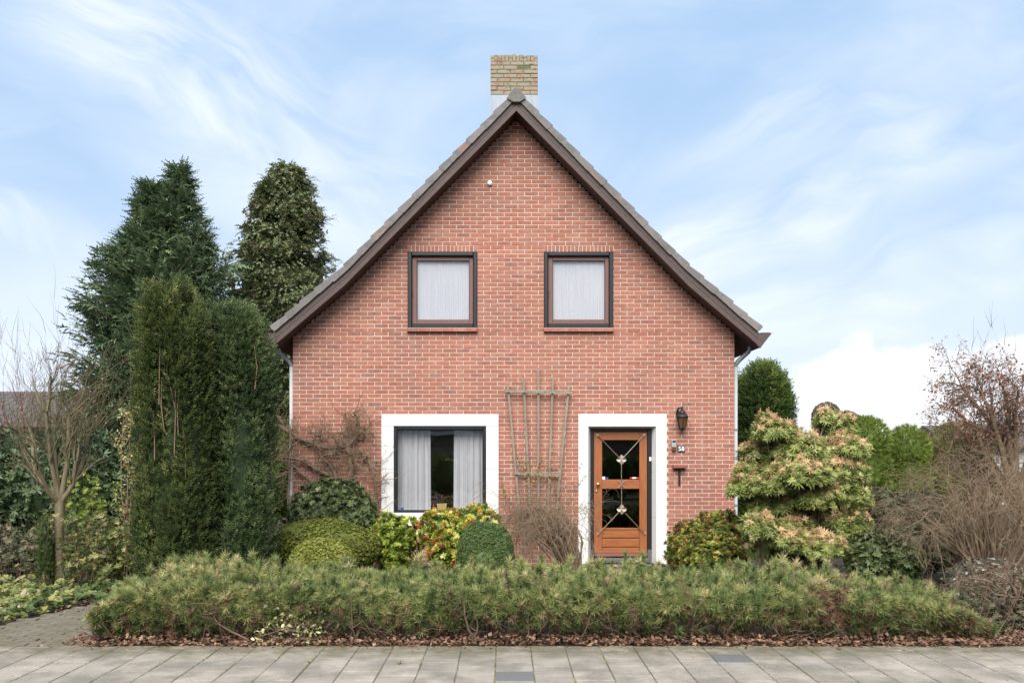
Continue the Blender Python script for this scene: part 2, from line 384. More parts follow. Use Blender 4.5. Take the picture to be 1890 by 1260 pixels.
M['laurel'] = leaf_mat('laurel_leaves', [(0, (.022, .040, .018)), (.5, (.052, .080, .036)), (.85, (.10, .13, .06)), (1, (.17, .18, .09))], .35, .15, .5)
M['rhodo'] = leaf_mat('rhododendron_leaves', [(0, (.026, .038, .013)), (.5, (.058, .078, .026)), (.9, (.115, .14, .055)), (1, (.19, .20, .10))], .42, .12, .5)
M['box'] = leaf_mat('box_leaves', [(0, (.055, .070, .014)), (.5, (.125, .14, .026)), (1, (.21, .22, .05))], .45, .2)
M['box_green'] = leaf_mat('box_leaves_green', [(0, (.035, .062, .020)), (.5, (.075, .115, .036)), (1, (.13, .17, .06))], .45, .2)
M['skim'] = leaf_mat('skimmia_leaves', [(0, (.07, .11, .02)), (.5, (.19, .24, .035)), (.85, (.42, .42, .08)), (1, (.60, .54, .22))], .35, .2, .5)
M['skim_dark'] = leaf_mat('skimmia_dark_leaves', [(0, (.045, .075, .018)), (.45, (.12, .155, .03)), (.85, (.28, .29, .06)), (1, (.40, .37, .12))], .35, .2, .5)
M['berry'] = leaf_mat('red_berries', [(0, (.30, .03, .015)), (1, (.60, .10, .05))], .35, .0, .5)
M['bud'] = leaf_mat('red_flower_buds', [(0, (.09, .02, .015)), (1, (.20, .045, .03))], .6, .0)
M['pieris'] = leaf_mat('pieris_leaves', [(0, (.06, .085, .022)), (.4, (.16, .19, .05)), (.75, (.26, .28, .09)), (1, (.34, .34, .15))], .35, .2, .5)
M['pieris_pink'] = leaf_mat('pieris_blossom', [(0, (.36, .22, .13)), (.5, (.42, .27, .155)), (1, (.52, .38, .22))], .7, .25)
M['thuja'] = leaf_mat('thuja_sprays', [(0, (.055, .085, .015)), (.5, (.12, .165, .026)), (1, (.215, .255, .048))], .5, .2)
M['thuja_olive'] = leaf_mat('thuja_olive_sprays', [(0, (.075, .085, .026)), (.5, (.145, .155, .045)), (1, (.22, .22, .08))], .5, .2)
M['dull'] = leaf_mat('dull_leaves', [(0, (.04, .045, .022)), (.5, (.09, .095, .048)), (.8, (.15, .135, .082)), (1, (.24, .18, .13))], .5, .15, .45)
M['dry_leaf'] = leaf_mat('dry_leaves', [(0, (.10, .045, .028)), (.4, (.19, .108, .072)), (.75, (.31, .18, .115)), (1, (.46, .30, .19))], .7, .15, gain=.85)
M['dead_leaf'] = leaf_mat('dead_maple_leaves', [(0, (.12, .05, .036)), (.6, (.20, .095, .066)), (1, (.30, .17, .115))], .7, .25)
M['ground_leaf'] = leaf_mat('ground_cover_leaves', [(0, (.045, .075, .025)), (.4, (.11, .15, .05)), (.7, (.22, .24, .07)), (.9, (.36, .33, .12)), (1, (.44, .38, .24))], .45, .25, gain=.95)
M['varieg'] = leaf_mat('variegated_ivy_leaves', [(0, (.16, .18, .06)), (.5, (.36, .36, .16)), (1, (.58, .54, .30))], .45, .25)
M['yellow_leaf'] = leaf_mat('yellow_leaves', [(0, (.28, .22, .06)), (1, (.56, .47, .20))], .5, .3)
M['rose'] = leaf_mat('rose_leaves', [(0, (.09, .10, .03)), (.5, (.22, .19, .06)), (1, (.40, .24, .10))], .5, .25)
M['grey_leaf'] = leaf_mat('grey_leaves', [(0, (.14, .15, .12)), (1, (.36, .36, .31))], .6, .2)
M['straw'] = leaf_mat('straw', [(0, (.20, .16, .10)), (1, (.42, .35, .25))], .8, .2)

# ------------------------------------------------------------------ foliage machinery (numpy)
def unit(a): return a / np.maximum(np.linalg.norm(a, axis=-1, keepdims=True), 1e-9)
def lowf(P, s=2.0, seed=0):
    r = np.random.default_rng(seed); o = np.zeros(len(P))
    for i in range(5):
        k = r.normal(size=3) * s * (1 + i * .6); o += np.sin(P @ k + r.uniform(0, 6.28)) / (1 + i * .5)
    return o / 3.2
def diamonds(base, dirs, side, Ls, Ws, fold=.25):      # one folded leaf (2 triangles) each
    up = np.cross(dirs, side); Ls = np.atleast_1d(Ls)[:, None]; Ws = np.atleast_1d(Ws)[:, None]
    a = base; m = base + dirs * Ls * .5
    b = m + side * Ws * .5 + up * Ws * fold; c = base + dirs * Ls; d = m - side * Ws * .5 + up * Ws * fold
    V = np.stack([a, b, c, d], 1); n = len(V)
    Fc = (np.arange(n)[:, None, None] * 4 + np.array([[0, 1, 2], [0, 2, 3]])[None]).reshape(-1, 3)
    return V.reshape(-1, 3), Fc
def tris(base, dirs, side, Ls, Ws):       # one pointed leaflet (1 triangle) each, widest near its foot
    Ls = np.atleast_1d(Ls)[:, None]; Ws = np.atleast_1d(Ws)[:, None]; up = np.cross(dirs, side)
    V = np.stack([base, base + dirs * Ls * .45 + side * Ws * .62 + up * Ws * .2, base + dirs * Ls], 1)
    return V.reshape(-1, 3), np.arange(3 * len(V)).reshape(-1, 3)
def tmpl(parts):
    V = []; Fc = []; b = 0
    for v_, f_ in parts: V.append(v_); Fc.append(f_ + b); b += len(v_)
    return np.concatenate(V), np.concatenate(Fc)
def dirs_ring(n, elev, jit=.15, r=rng):
    ph = np.arange(n) / n * 6.283 * 1.0 + r.uniform(0, 6.28) + r.normal(0, jit, n)
    e = elev + r.normal(0, jit, n) if not hasattr(elev, '__len__') else np.array(elev) + r.normal(0, jit, n)
    d = np.stack([np.cos(ph) * np.cos(e), np.sin(ph) * np.cos(e), np.sin(e)], 1)
    s = np.stack([-np.sin(ph), np.cos(ph), 0 * ph], 1); return d, s
def t_rosette(n, Lf, Wf, elev=.5, layers=1, gap=.02):
    ps = []
    for k in range(layers):
        d, s_ = dirs_ring(n, elev + k * .35); ps.append(diamonds(np.tile([0, 0, k * gap], (n, 1)).astype(float), d, s_, Lf * rng.uniform(.8, 1.1, n) * (1 - .15 * k), np.full(n, Wf)))
    return tmpl(ps)
def t_needles(n, shoot, nl, w, a0=.55, a1=1.1):
    ph = rng.uniform(0, 6.28, n); z = rng.uniform(0, 1, n) ** .8 * shoot; e = rng.uniform(a0, a1, n) + .5 * (z / shoot) ** 2
    e = np.minimum(e, 1.45)
    d = np.stack([np.cos(ph) * np.cos(e), np.sin(ph) * np.cos(e), np.sin(e)], 1); s_ = unit(np.cross(d, rng.normal(size=(n, 3))))
    b = np.stack([0 * z, 0 * z, z], 1); l = nl * rng.uniform(.75, 1.1, n)[:, None]
    V = np.stack([b - s_ * w / 2, b + s_ * w / 2, b + d * l], 1).reshape(-1, 3); return V, np.arange(3 * n).reshape(-1, 3)
def t_spray(n, Lm, Ls, w, droop=.25):       # flat frond: side fingers along an axis
    t = np.linspace(.08, .95, n); sg = np.where(np.arange(n) % 2, 1, -1)
    ax = np.stack([0 * t, -droop * Lm * t ** 2, t * Lm], 1)
    an = rng.uniform(.5, .9, n); d = unit(np.stack([sg * np.sin(an), -.3 * np.ones(n) + rng.normal(0, .2, n), np.cos(an)], 1))
    l = Ls * (1.15 - t) * rng.uniform(.7, 1.2, n); s_ = unit(np.cross(d, [0, 1, 0]))
    p1 = tris(ax, d, s_ * np.where(np.arange(n) % 2, 1, -1)[:, None], l, np.full(n, w * 1.5))
    p2 = diamonds(np.array([[0, 0, 0.]]), unit(np.array([[0, -droop * .8, 1.]])), np.array([[1., 0, 0]]), np.array([Lm]), np.array([w * .9]), .1)
    return tmpl([p1, p2])
def t_sprig(n, Lm, ll, w):                  # yew: short shoot with leaflets all round, tip leaflets forward
    t = np.linspace(0, 1, n); ph = np.arange(n) * 2.4; e = .35 + .9 * t
    d = np.stack([np.cos(ph) * np.cos(e), np.sin(ph) * np.cos(e), np.sin(e)], 1); s_ = np.stack([-np.sin(ph), np.cos(ph), 0 * ph], 1)
    return tris(np.stack([0 * t, 0 * t, t * Lm], 1), d, s_, np.full(n, ll), np.full(n, w * 1.3))
def frames(Dr, r=rng):
    z = unit(Dr); h = r.normal(size=z.shape); x = unit(np.cross(h, z)); y = np.cross(z, x); return np.stack([x, y, z], 2)
def scatter(T, P, Dr, S, rn, flatdown=False):
    V0, F0 = T; n = len(P)
    if flatdown:        # keep local +y pointing up so sprays lie flat and droop down
        z = unit(Dr); x = unit(np.cross(z, [0, 0, -1.]) + 1e-6); y = np.cross(z, x); y *= np.sign(y[:, 2:3] + 1e-9); x = np.cross(y, z)
        roll = rng.normal(0, .5, n)[:, None]; x2 = x * np.cos(roll) + y * np.sin(roll); y2 = y * np.cos(roll) - x * np.sin(roll)
        Fm = np.stack([x2, y2, z], 2)
    else: Fm = frames(Dr)
    V = np.einsum('nij,kj->nki', Fm, V0) * np.asarray(S)[:, None, None] + P[:, None, :]
    Fc = (np.arange(n)[:, None, None] * len(V0) + F0[None]).reshape(-1, 3)
    return V.reshape(-1, 3), Fc, np.repeat(rn, len(V0))
class Fol:
    def __init__(s): s.V = []; s.F = []; s.r = []; s.b = 0
    def put(s, V, Fc, r):
        s.V.append(V); s.F.append(Fc + s.b); s.r.append(r); s.b += len(V)
    def sc(s, Ts, P, Dr, S, rn, **k):
        if not isinstance(Ts, list): Ts = [Ts]
        idx = rng.integers(0, len(Ts), len(P))
        for i, T in enumerate(Ts):
            q = idx == i
            if q.any(): s.put(*scatter(T, P[q], Dr[q], np.asarray(S)[q], rn[q], **k))
    def core(s, lobes, f=.8, rn=.15, nu=14, nv=9, wob=.07):  # inner hull coloured darker than the leaves: crown's inner shade put into colour
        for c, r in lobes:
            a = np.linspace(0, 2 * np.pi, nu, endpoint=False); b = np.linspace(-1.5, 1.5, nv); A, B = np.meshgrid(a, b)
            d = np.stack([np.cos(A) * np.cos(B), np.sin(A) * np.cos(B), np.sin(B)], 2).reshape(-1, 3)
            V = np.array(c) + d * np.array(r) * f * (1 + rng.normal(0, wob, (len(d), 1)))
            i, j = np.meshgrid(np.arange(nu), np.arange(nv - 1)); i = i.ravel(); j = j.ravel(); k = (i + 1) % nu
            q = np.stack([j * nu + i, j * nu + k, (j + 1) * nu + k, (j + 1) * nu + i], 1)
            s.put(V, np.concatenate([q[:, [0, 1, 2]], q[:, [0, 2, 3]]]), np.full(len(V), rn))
    def build(s, name, mat, parent, kind='stuff'):
        V = np.concatenate(s.V); c = (V.min(0) + V.max(0)) / 2; Fc = np.concatenate(s.F)
        o = obj(name, mesh_np(name, V - c, Fc, mat, np.concatenate(s.r)), parent, c)
        if kind: o['kind'] = kind
        return o
def shell(lobes, n, inn=.80, out=1.03, reject=.88, zmin=-9, back=1.0):
    lob = [(np.array(c, float), np.array(r, float)) for c, r in lobes]
    w = np.array([(r[0] * r[1] + r[1] * r[2] + r[0] * r[2]) for c, r in lob]); w /= w.sum(); P = []; Nn = []
    idx = rng.choice(len(lob), n, p=w); d = unit(rng.normal(size=(n, 3))); t = rng.uniform(inn, out, n)[:, None]
    C = np.array([c for c, r in lob])[idx]; Rr = np.array([r for c, r in lob])[idx]
    P = C + d * Rr * t; Nn = unit(d / Rr); keep = P[:, 2] > zmin
    for i, (c, r) in enumerate(lob):
        q = np.linalg.norm((P - c) / r, axis=1) < reject; keep &= ~(q & (idx != i))
    if back < 1: keep &= ~((Nn[:, 1] > .35) & (rng.uniform(0, 1, n) > back))
    return P[keep], Nn[keep]
def rn_for(P, base=.5, a=.22, b=.22, s=3.0, seed=0): return np.clip(base + lowf(P, s, seed) * a + rng.normal(0, b, len(P)), .0, 1.0)
# branches
def grow(out, p, d, Ln, r, lvl, cfg):
    n = cfg.get('seg', 5); pts = [p]; rad = [r]; d = unit(d)
    wob = cfg['wob']; g = cfg['g'][min(lvl, len(cfg['g']) - 1)]
    for i in range(n):
        d = unit(d + rng.normal(0, wob, 3) + np.array([0, 0, g])); pts.append(pts[-1] + d * Ln / n); rad.append(r * (1 - (i + 1) / n * cfg.get('taper', .7)))
    out.append((np.array(pts), np.array(rad), lvl))
    if lvl < cfg['lv']:
        k = cfg['kids'][lvl]
        for j in range(k):
            t = rng.uniform(cfg.get('t0', .3), 1) if j else 1.0; q = t * n; i = min(int(q), n - 1); pp = pts[i] + (pts[i + 1] - pts[i]) * (q - i)
            dd = unit(pts[i + 1] - pts[i]); sd_ = unit(np.cross(dd, rng.normal(size=3))); a = rng.uniform(*cfg['ang']) * (.5 if j == 0 else 1)
            grow(out, pp, dd * math.cos(a) + sd_ * math.sin(a), Ln * rng.uniform(*cfg['len']), max(rad[i] * rng.uniform(.5, .8), cfg['rmin']), lvl + 1, cfg)
def tubes(polys, name, mat, parent, thick=.012, rmin=0.0, kind=None):
    V = []; Fc = []; rr = []; b = 0
    for pts, rad, lvl in polys:
        pts = np.asarray(pts); rad = np.maximum(np.asarray(rad), rmin); m = len(pts); n = 7 if rad[0] > thick else 3
        t = np.gradient(pts, axis=0); t = unit(t); a = np.cross(t, [.31, .83, .46]); a = unit(a); c = np.cross(t, a)
        ph = np.arange(n) / n * 6.283
        ring = pts[:, None] + (a[:, None] * np.cos(ph)[None, :, None] + c[:, None] * np.sin(ph)[None, :, None]) * rad[:, None, None]
        V.append(ring.reshape(-1, 3)); i, j = np.meshgrid(np.arange(n), np.arange(m - 1)); i = i.ravel(); j = j.ravel(); k = (i + 1) % n
        q = np.stack([j * n + i, j * n + k, (j + 1) * n + k, (j + 1) * n + i], 1) + b; Fc.append(q); b += m * n
        rr.append(np.full(m * n, rng.uniform()))
    V = np.concatenate(V); c = (V.min(0) + V.max(0)) / 2
    o = obj(name, mesh_np(name, V - c, np.concatenate(Fc), mat, np.concatenate(rr), True), parent, c)
    if kind: o['kind'] = kind
    return o
#==STRUCTURE==
# ------------------------------------------------------------------ ground, pavement, road, path
def grid_mesh(name, x0, x1, y0, y1, nx, ny, fz, mat):
    xs = np.linspace(x0, x1, nx); ys = np.linspace(y0, y1, ny); A, B = np.meshgrid(xs, ys); P = np.stack([A.ravel(), B.ravel(), fz(A.ravel(), B.ravel())], 1)
    i, j = np.meshgrid(np.arange(nx - 1), np.arange(ny - 1)); i = i.ravel(); j = j.ravel()
    return mesh_np(name, P, np.stack([j * nx + i, j * nx + i + 1, (j + 1) * nx + i + 1, (j + 1) * nx + i], 1), mat, None, True)
g = obj('ground', grid_mesh('ground', -700, 700, -700, 900, 3, 3, lambda a, b: a * 0 - .16, M['grass_far'])); tag(g, kind='structure')
soil = obj('garden_soil', grid_mesh('garden_soil', -16, 16, 8.27, 34, 160, 130, lambda a, b: -.035 + .022 * np.sin(a * 5.1 + b * 2) * np.sin(b * 6.3) + .015 * np.sin(a * 17) * np.sin(b * 13 + a), M['soil'])); tag(soil, kind='structure')
rd = MB().box(-60, 60, -6, 4.6, -.30, -.12); tag(rd.build('road', M['asphalt']), kind='structure')
kb = MB()
for k in range(-30, 30): kb.box(k * 1.0 + .004, k * 1.0 + .996, 4.6, 4.72, -.25, .0)
tag(kb.build('kerb', M['kerb']), kind='structure')
pv = tag(MB().box(-60, 60, 4.72, 8.27, -.2, -.0045).build('pavement', M['joint']), kind='structure')
ym = MB(); ym.cbox(-.1505, .1505, -.1505, .1505, -.04, 0)
def slab_mesh(lx, ly):
    c = .004; x = lx / 2; y = ly / 2
    V = [(-x, -y, -.05), (x, -y, -.05), (x, y, -.05), (-x, y, -.05), (-x, -y, -c), (x, -y, -c), (x, y, -c), (-x, y, -c), (-x + c, -y + c, 0), (x - c, -y + c, 0), (x - c, y - c, 0), (-x + c, y - c, 0)]
    Fs = [(8, 9, 10, 11)]
    for i in range(4):
        j = (i + 1) % 4; Fs += [(4 + i, 4 + j, 8 + j, 8 + i), (i, j, 4 + j, 4 + i)]
    return V, Fs
V_, F_ = slab_mesh(.300, .300); slab_me = from_py('paving_slab', V_, F_, M['slab'])
slab_dk = from_py('paving_slab_dark', V_, F_, M['slab_dark'])
for k in range(-17, 17):
    x = -.0733 + .309 * (k + .5); y0 = 7.30 + (.1545 if k % 2 else 0)
    for j in range(-6, 4):
        a = y0 + .309 * j; b = a + .309
        if b < 6.0: continue
        b2 = min(b, 8.262); 
        if b2 - a < .06: continue
        if b2 < b - .01: v, f = slab_mesh(.3015, b2 - a - .0075); me = from_py('paving_slab_cut', v, f, M['slab'])
        else:
            dk = (k, j) in ((0, -1), (6, 1)); me = slab_dk if dk else slab_me
        o = obj('paving_slab', me, pv, (x + rng.normal(0, .0012), (a + b2) / 2, .0 + rng.normal(0, .0011)))
        o.rotation_euler = (rng.normal(0, .004), rng.normal(0, .004), rng.normal(0, .004))
        if (k, j) in ((0, -1), (6, 1)): o['label'] = 'darker blue grey paving slab'
pth = tag(MB().add([(-5.55, 8.275, -.02), (-3.62, 8.275, -.02), (-3.45, 9.4, -.02), (-3.3, 13.2, -.02), (-4.55, 13.2, -.02), (-4.75, 10.9, -.02), (-5.2, 9.3, -.02), (-5.5, 8.5, -.02)], [tuple(range(8))]).build('garden_path', M['joint']), kind='structure')
v, f = slab_mesh(.205, .088); cl_me = from_py('clinker_brick', v, f, M['clinker'])
for r in range(29):
    y = 8.33 + r * .095; xl = np.interp(y, [8.3, 8.5, 9.3, 10.9, 11.5], [-5.55, -5.5, -5.2, -4.75, -4.68]); xr = np.interp(y, [8.3, 9.4, 12], [-3.7, -3.55, -3.4])
    for c in range(-28, -15):
        x = c * .213 + (.106 if r % 2 else 0)
        if x - .1 < xl or x + .1 > xr: continue
        o = obj('paver', cl_me, pth, (x, y, .001 + rng.normal(0, .0022))); o.rotation_euler = (rng.normal(0, .012), rng.normal(0, .01), rng.normal(0, .012))
es = MB().tube([(-3.80, 8.40, .005), (-3.70, 8.62, .02), (-3.60, 8.95, .02)], .022, 6); tag(es.build('edging_strip', M['dark_wood']), kind='structure')

# ------------------------------------------------------------------ THE HOUSE
house = thing('brick_house', 'red brick house with steep gable, brown bargeboards, two upper windows and a wooden front door', 'house', (X(948), D, 0))
XW0, XW1 = X(540.5), X(1355.5); ZB = -.06
DB = 13.99; SB = F / DB
prof = [(0, 166), (40, 207), (115, 283), (318, 489), (452, 603)]
def yout(u): return float(np.interp(u, [p[0] for p in prof], [p[1] for p in prof]))
def rx(u, s): return (953 + s * u - VX) / SB
def rz(y): return H - (y - VY) / SB
def u_of_x(x): return abs(x * SB + VX - 953)
def z_soffit(x): return rz(yout(u_of_x(x)) + 38)
def x_soffit(z, s):      # x where the soffit line is at height z
    lo, hi = 0, 460
    for _ in range(40):
        m = (lo + hi) / 2
        if rz(yout(m) + 38) > z: lo = m
        else: hi = m
    return rx(lo, s)
RH, CW = .0650, .2154; ZM = Z(764.5); XJ = X(1006.2); MT = .0105
# openings in the brickwork (x0,x1,z0,z1)
UPW = [(752.5, 881), (1004, 1132)]
ops = [(X(a), X(b), ZM + 20 * RH, ZM + 41 * RH) for a, b in UPW] + [(X(704), X(920.5), ZM - 27 * RH, ZM), (X(1067.5), X(1230), -1, ZM)]
wv = []; wf = []
pieces = []
k0 = int((ZB - ZM) / RH) - 1
k = k0
def spans(z0, z1, shr=0.0):
    zm = (z0 + z1) / 2
    a = max(XW0, x_soffit(z0 + (z1 - z0) * .5, -1)) if zm > z_soffit(XW0) - .1 else XW0
    b = min(XW1, x_soffit(z0 + (z1 - z0) * .5, 1)) if zm > z_soffit(XW1) - .1 else XW1
    sp_ = [(a, b)]
    for (x0, x1, zz0, zz1) in ops:
        if zm < zz0 or zm > zz1: continue
        n = []
        for (p, q) in sp_:
            if x1 <= p or x0 >= q: n.append((p, q)); continue
            if x0 > p: n.append((p, x0))
            if x1 < q: n.append((x1, q))
        sp_ = n
    return [s for s in sp_ if s[1] - s[0] > .02]
ZTOP = rz(166 + 40)
mort = MB()
while ZM + k * RH < ZTOP + .05:
    z0 = ZM + k * RH; z1 = z0 + RH
    # mortar sheet, split exactly at opening edges
    cuts = sorted({z0, z1, *[z for o_ in ops for z in (o_[2], o_[3]) if z0 < z < z1]})
    for c0, c1 in zip(cuts[:-1], cuts[1:]):
        for (a, b) in spans(c0, c1):
            for yy in (D + .006, D + .30): mort.add([(a, yy, c0), (b, yy, c0), (b, yy, c1), (a, yy, c1)], [(0, 1, 2, 3)])
    off = XJ + (CW / 2 if k % 2 else 0)
    big = cuts if len(cuts) > 2 else [z0, z1]
    for c0, c1 in zip(big[:-1], big[1:]):
        if c1 - c0 < .025: continue
        for (a, b) in spans(c0, c1):
            n0 = math.floor((a - off) / CW); n1 = math.ceil((b - off) / CW)
            for n in range(n0, n1):
                p = max(a + (.002 if off + n * CW < a else 0), off + n * CW + MT / 2) if off + n * CW + MT / 2 > a else a
                q = min(b, off + (n + 1) * CW - MT / 2)
                if q - p > .025 and c1 > ZB: pieces.append((p, q, c0 + MT / 2 if c0 == z0 else c0, c1 - MT / 2 if c1 == z1 else c1, k))
    k += 1
wall = mort.build('wall', M['mortar'], house)
# soldier courses over the upper windows, header bricks as sills
full_w = CW - MT; full_h = RH - MT
bm = MB(); bm.cbox(-full_w / 2, full_w / 2, 0, .05, -full_h / 2, full_h / 2, .0035)
brick_me = from_py('brick', bm.V, bm.F, M['brick'], [0] * len(bm.V))
full = [p for p in pieces if abs((p[1] - p[0]) - full_w) < .002 and abs((p[3] - p[2]) - full_h) < .002]
# the bricks that show largest: nearest to the camera and not behind the planting
def hidden(p):
    x = (p[0] + p[1]) / 2; z = (p[2] + p[3]) / 2; px = VX + x * F / D; py = VY - (z - H) * F / D
    return (py > 905) or (px < 700 and py > 770) or (px > 1330 and py > 790) or (920 < px < 1066 and py > 865)
cand = sorted([p for p in full if not hidden(p)], key=lambda p: ((p[0] + p[1]) / 2) ** 2 + ((p[2] + p[3]) / 2 - H) ** 2)[:296]
cs = set(cand); rest = MB()
for p in pieces:
    x = (p[0] + p[1]) / 2; z = (p[2] + p[3]) / 2; y = D + rng.normal(0, .0009)
    if p in cs:
        o = obj('brick', brick_me, wall, (x, y, z)); o.rotation_euler = (0, rng.normal(0, .003), rng.normal(0, .002))
    else:
        j = rng.normal(0, .0008)
        rest.cbox(p[0], p[1], y, y + .05, p[2] + j, p[3] + j, .0035, rng.uniform())
for (a, b) in UPW:
    n = 18
    for i in range(n):
        x0 = X(a) + (X(b) - X(a)) * i / n; x1 = X(a) + (X(b) - X(a)) * (i + 1) / n; y = D + rng.normal(0, .001)
        rest.cbox(x0 + .005, x1 - .005, y, y + .05, Z(465) + .006, Z(453.2), .0035, rng.uniform())
    mz = MB().box(X(a), X(b), D + .006, D + .09, Z(465.2), Z(452.7)); mz.build('mortar_bed', M['mortar'], wall)
tag(rest.build('brickwork', M['brick'], wall), kind='stuff')
# other walls of the shell
sw = MB().box(XW0, XW0 + .28, D + .302, D + 8, ZB, z_soffit(XW0)); sw.build('side_wall', M['brick'], house)
sw = MB().box(XW1 - .28, XW1, D + .302, D + 8, ZB, z_soffit(XW1)); sw.build('side_wall', M['brick'], house)
bw = MB(); xs = [XW0, rx(0, 1), XW1]
bw.prism([(XW0, ZB), (XW1, ZB), (XW1, z_soffit(XW1)), (rx(0, 1), z_soffit(rx(0, 1))), (XW0, z_soffit(XW0))], D + 8, D + 8.28); bw.build('back_wall', M['brick'], house)
ret = MB().box(XW0 + .001, XW0 + .27, D + .052, D + .301, ZB, z_soffit(XW0) - .01).box(XW1 - .27, XW1 - .001, D + .052, D + .301, ZB, z_soffit(XW1) - .01)
ret.build('wall_return', M['brick'], house)
inn = MB().box(XW0 + .3, XW1 - .3, D + .31, D + 7.9, .02, .08).box(XW0 + .3, XW1 - .3, D + .31, D + 7.9, 2.62, 2.80).box(XW0 + .3, XW1 - .3, D + 4.2, D + 4.3, .09, 2.61).box(.55, .65, D + .33, D + 4.19, .09, 2.61)
inn.box(XW0 + .3, XW1 - .3, D + 3.0, D + 3.1, 2.81, 4.9)
inn.build('interior_wall', M['room_paint'], house)
# roof
roof = MB()
for s in (-1, 1):
    for u0, u1 in ((0, 318), (318, 452)):
        P = [(rx(u0, s), rz(yout(u0) + 37.6)), (rx(u1, s), rz(yout(u1) + 37.6)), (rx(u1, s), rz(yout(u1) + 15)), (rx(u0, s), rz(yout(u0) + 15))]
        if s < 0: P = P[::-1]
        roof.prism(P, DB + .045, D + 8.5)
roof = roof.build('roof', M['soffit_wood'], house)
for s in (-1, 1):
    for nm, o0, o1, y0, th in (('barge_board', 27.6, 38.3, DB, .04), ('barge_trim', 13.5, 26.2, DB + .014, .028)):
        b = MB()
        for u0, u1 in ((0, 318), (318, 452)):
            P = [(rx(u0, s), rz(yout(u0) + o1)), (rx(u1, s), rz(yout(u1) + o1)), (rx(u1, s), rz(yout(u1) + o0)), (rx(u0, s), rz(yout(u0) + o0))]
            if s < 0: P = P[::-1]
            b.prism(P, y0, y0 + th)
        b.build(nm, M['barge_wood'], roof)
    # eaves: end board, gutter and soffit return
    q = [(395, 0), (452, 615), (473, 615.5), (466, 622), (450, 642), (440, 634)]
    pl = [(rx(u_, s), rz(y_)) for u_, y_ in [(446, 616), (472.5, 614.5), (466, 622), (450.5, 642), (444, 636)]]
    MB().prism(pl if s < 0 else pl[::-1], DB + .002, DB + .040).build('eaves_end_board', M['barge_wood'], roof)
    pl = [(rx(u_, s), rz(y_)) for u_, y_ in [(453, 613), (471, 612.5), (464, 622), (452, 636)]]
    MB().prism(pl if s < 0 else pl[::-1], DB + .046, D + 8.45).build('gutter', M['dark_wood'], roof)
# verge tiles down each rake: a profiled slab with a side flange
Lt = .30
us = [0, 14] + [40 + 25.1 * i for i in range(12)] + [343, 370, 397, 425, 452.6]
us = [15, 40.2] + [40.2 + 25.25 * i for i in range(1, 12)] + [345, 371.5, 398.5, 425.5, 453]
for s in (-1, 1):
    for u0, u1 in zip(us[:-1], us[1:]):
        p0 = np.array([rx(u0, s), rz(yout(u0))]); p1 = np.array([rx(u1, s), rz(yout(u1))]); d = p1 - p0; ln = np.hypot(*d); d /= ln
        nrm = np.array([-d[1], d[0]]) * (1 if s > 0 else -1)
        if nrm[1] < 0: nrm = -nrm
        t0 = rng.normal(0, .003); P = []
        for a, h in ((-.015, -.092 + .0), (ln * .93, -.098), (ln * .99, -.09), (ln + .012, -.060), (ln + .012, .012), (ln * .97, .018), (-.015, -.006)):
            P.append(tuple(p0 + d * a + nrm * (h + t0)))
        if s < 0: P = P[::-1]
        m_ = MB().prism(P[::-1] if s > 0 else P[::-1], DB - .022 + rng.normal(0, .002), DB + .24, 0)
        o = m_.build('roof_tile', M['roof_tile'], roof, bevel=.006)
til = MB()
for s in (-1, 1):
    for u0, u1 in zip(us[:-1], us[1:]):
        p0 = np.array([rx(u0, s), rz(yout(u0))]); p1 = np.array([rx(u1, s), rz(yout(u1))]); d = p1 - p0; ln = np.hypot(*d); d /= ln
        nrm = np.array([-d[1], d[0]]); nrm = nrm if nrm[1] > 0 else -nrm
        for c in range(27):
            y0 = DB + .245 + c * .30; P = [tuple(p0 + d * a + nrm * h) for a, h in ((-.02, -.03), (ln, -.025), (ln, .0), (-.02, -.012))]
            til.prism(P, y0, y0 + .235, rng.uniform()); P = [tuple(p0 + d * a + nrm * h) for a, h in ((-.02, -.02), (ln, -.015), (ln, .022), (-.02, .010))]
            til.prism(P, y0 + .236, y0 + .298, rng.uniform())
tag(til.build('tiling', M['roof_tile'], roof), kind='stuff')
for c in range(22):
    y0 = DB - .05 + c * .40; w = 1.0 if c % 1 == 0 else 1
    P = [(-17.5, 182.5), (-5.5, 166), (-2, 164), (2, 164), (5.5, 166), (17.5, 182), (16, 184.8), (6.5, 190.2), (-6.5, 190.2), (-16, 184.8)]
    P = [(rx(a, 1), rz(b)) for a, b in P]
    o = MB().prism(P, y0, y0 + .395).build('ridge_tile', M['roof_tile'], roof, bevel=.006)
    if c == 0: pass
# chimney
DC = 14.80; cx0, cx1 = X(905.5, DC), X(992.5, DC); cz0, cz1 = Z(175.5, DC), Z(101.5, DC)
ch = MB().box(cx0 + .006, cx1 - .006, DC + .006, DC + .70, cz0, cz1 - .01).build('chimney', M['chimney_mortar'], house)
n = 13
for i in range(n):
    w = (cx1 - cx0) / n; x0 = cx0 + i * w; h = cz1 - Z(113.3, DC); top = rng.uniform(-.012, .004) - (.02 if i > 9 else 0)
    if i in (0, n - 1): continue
    MB().cbox(x0 + .005, x0 + w - .005, DC + rng.normal(0, .002), DC + .10, cz1 - h, cz1 + top + (.012 if i in (4, 5, 6) else 0), .004).build('brick', M['chimney_brick'], ch)
for x0, x1 in ((cx0, cx0 + .06), (cx1 - .06, cx1)):
    for q in range(2): MB().cbox(x0, x1, DC + .001, DC + .11, cz1 - .106 + q * .052, cz1 - .06 + q * .052, .004).build('brick', M['chimney_brick'], ch)
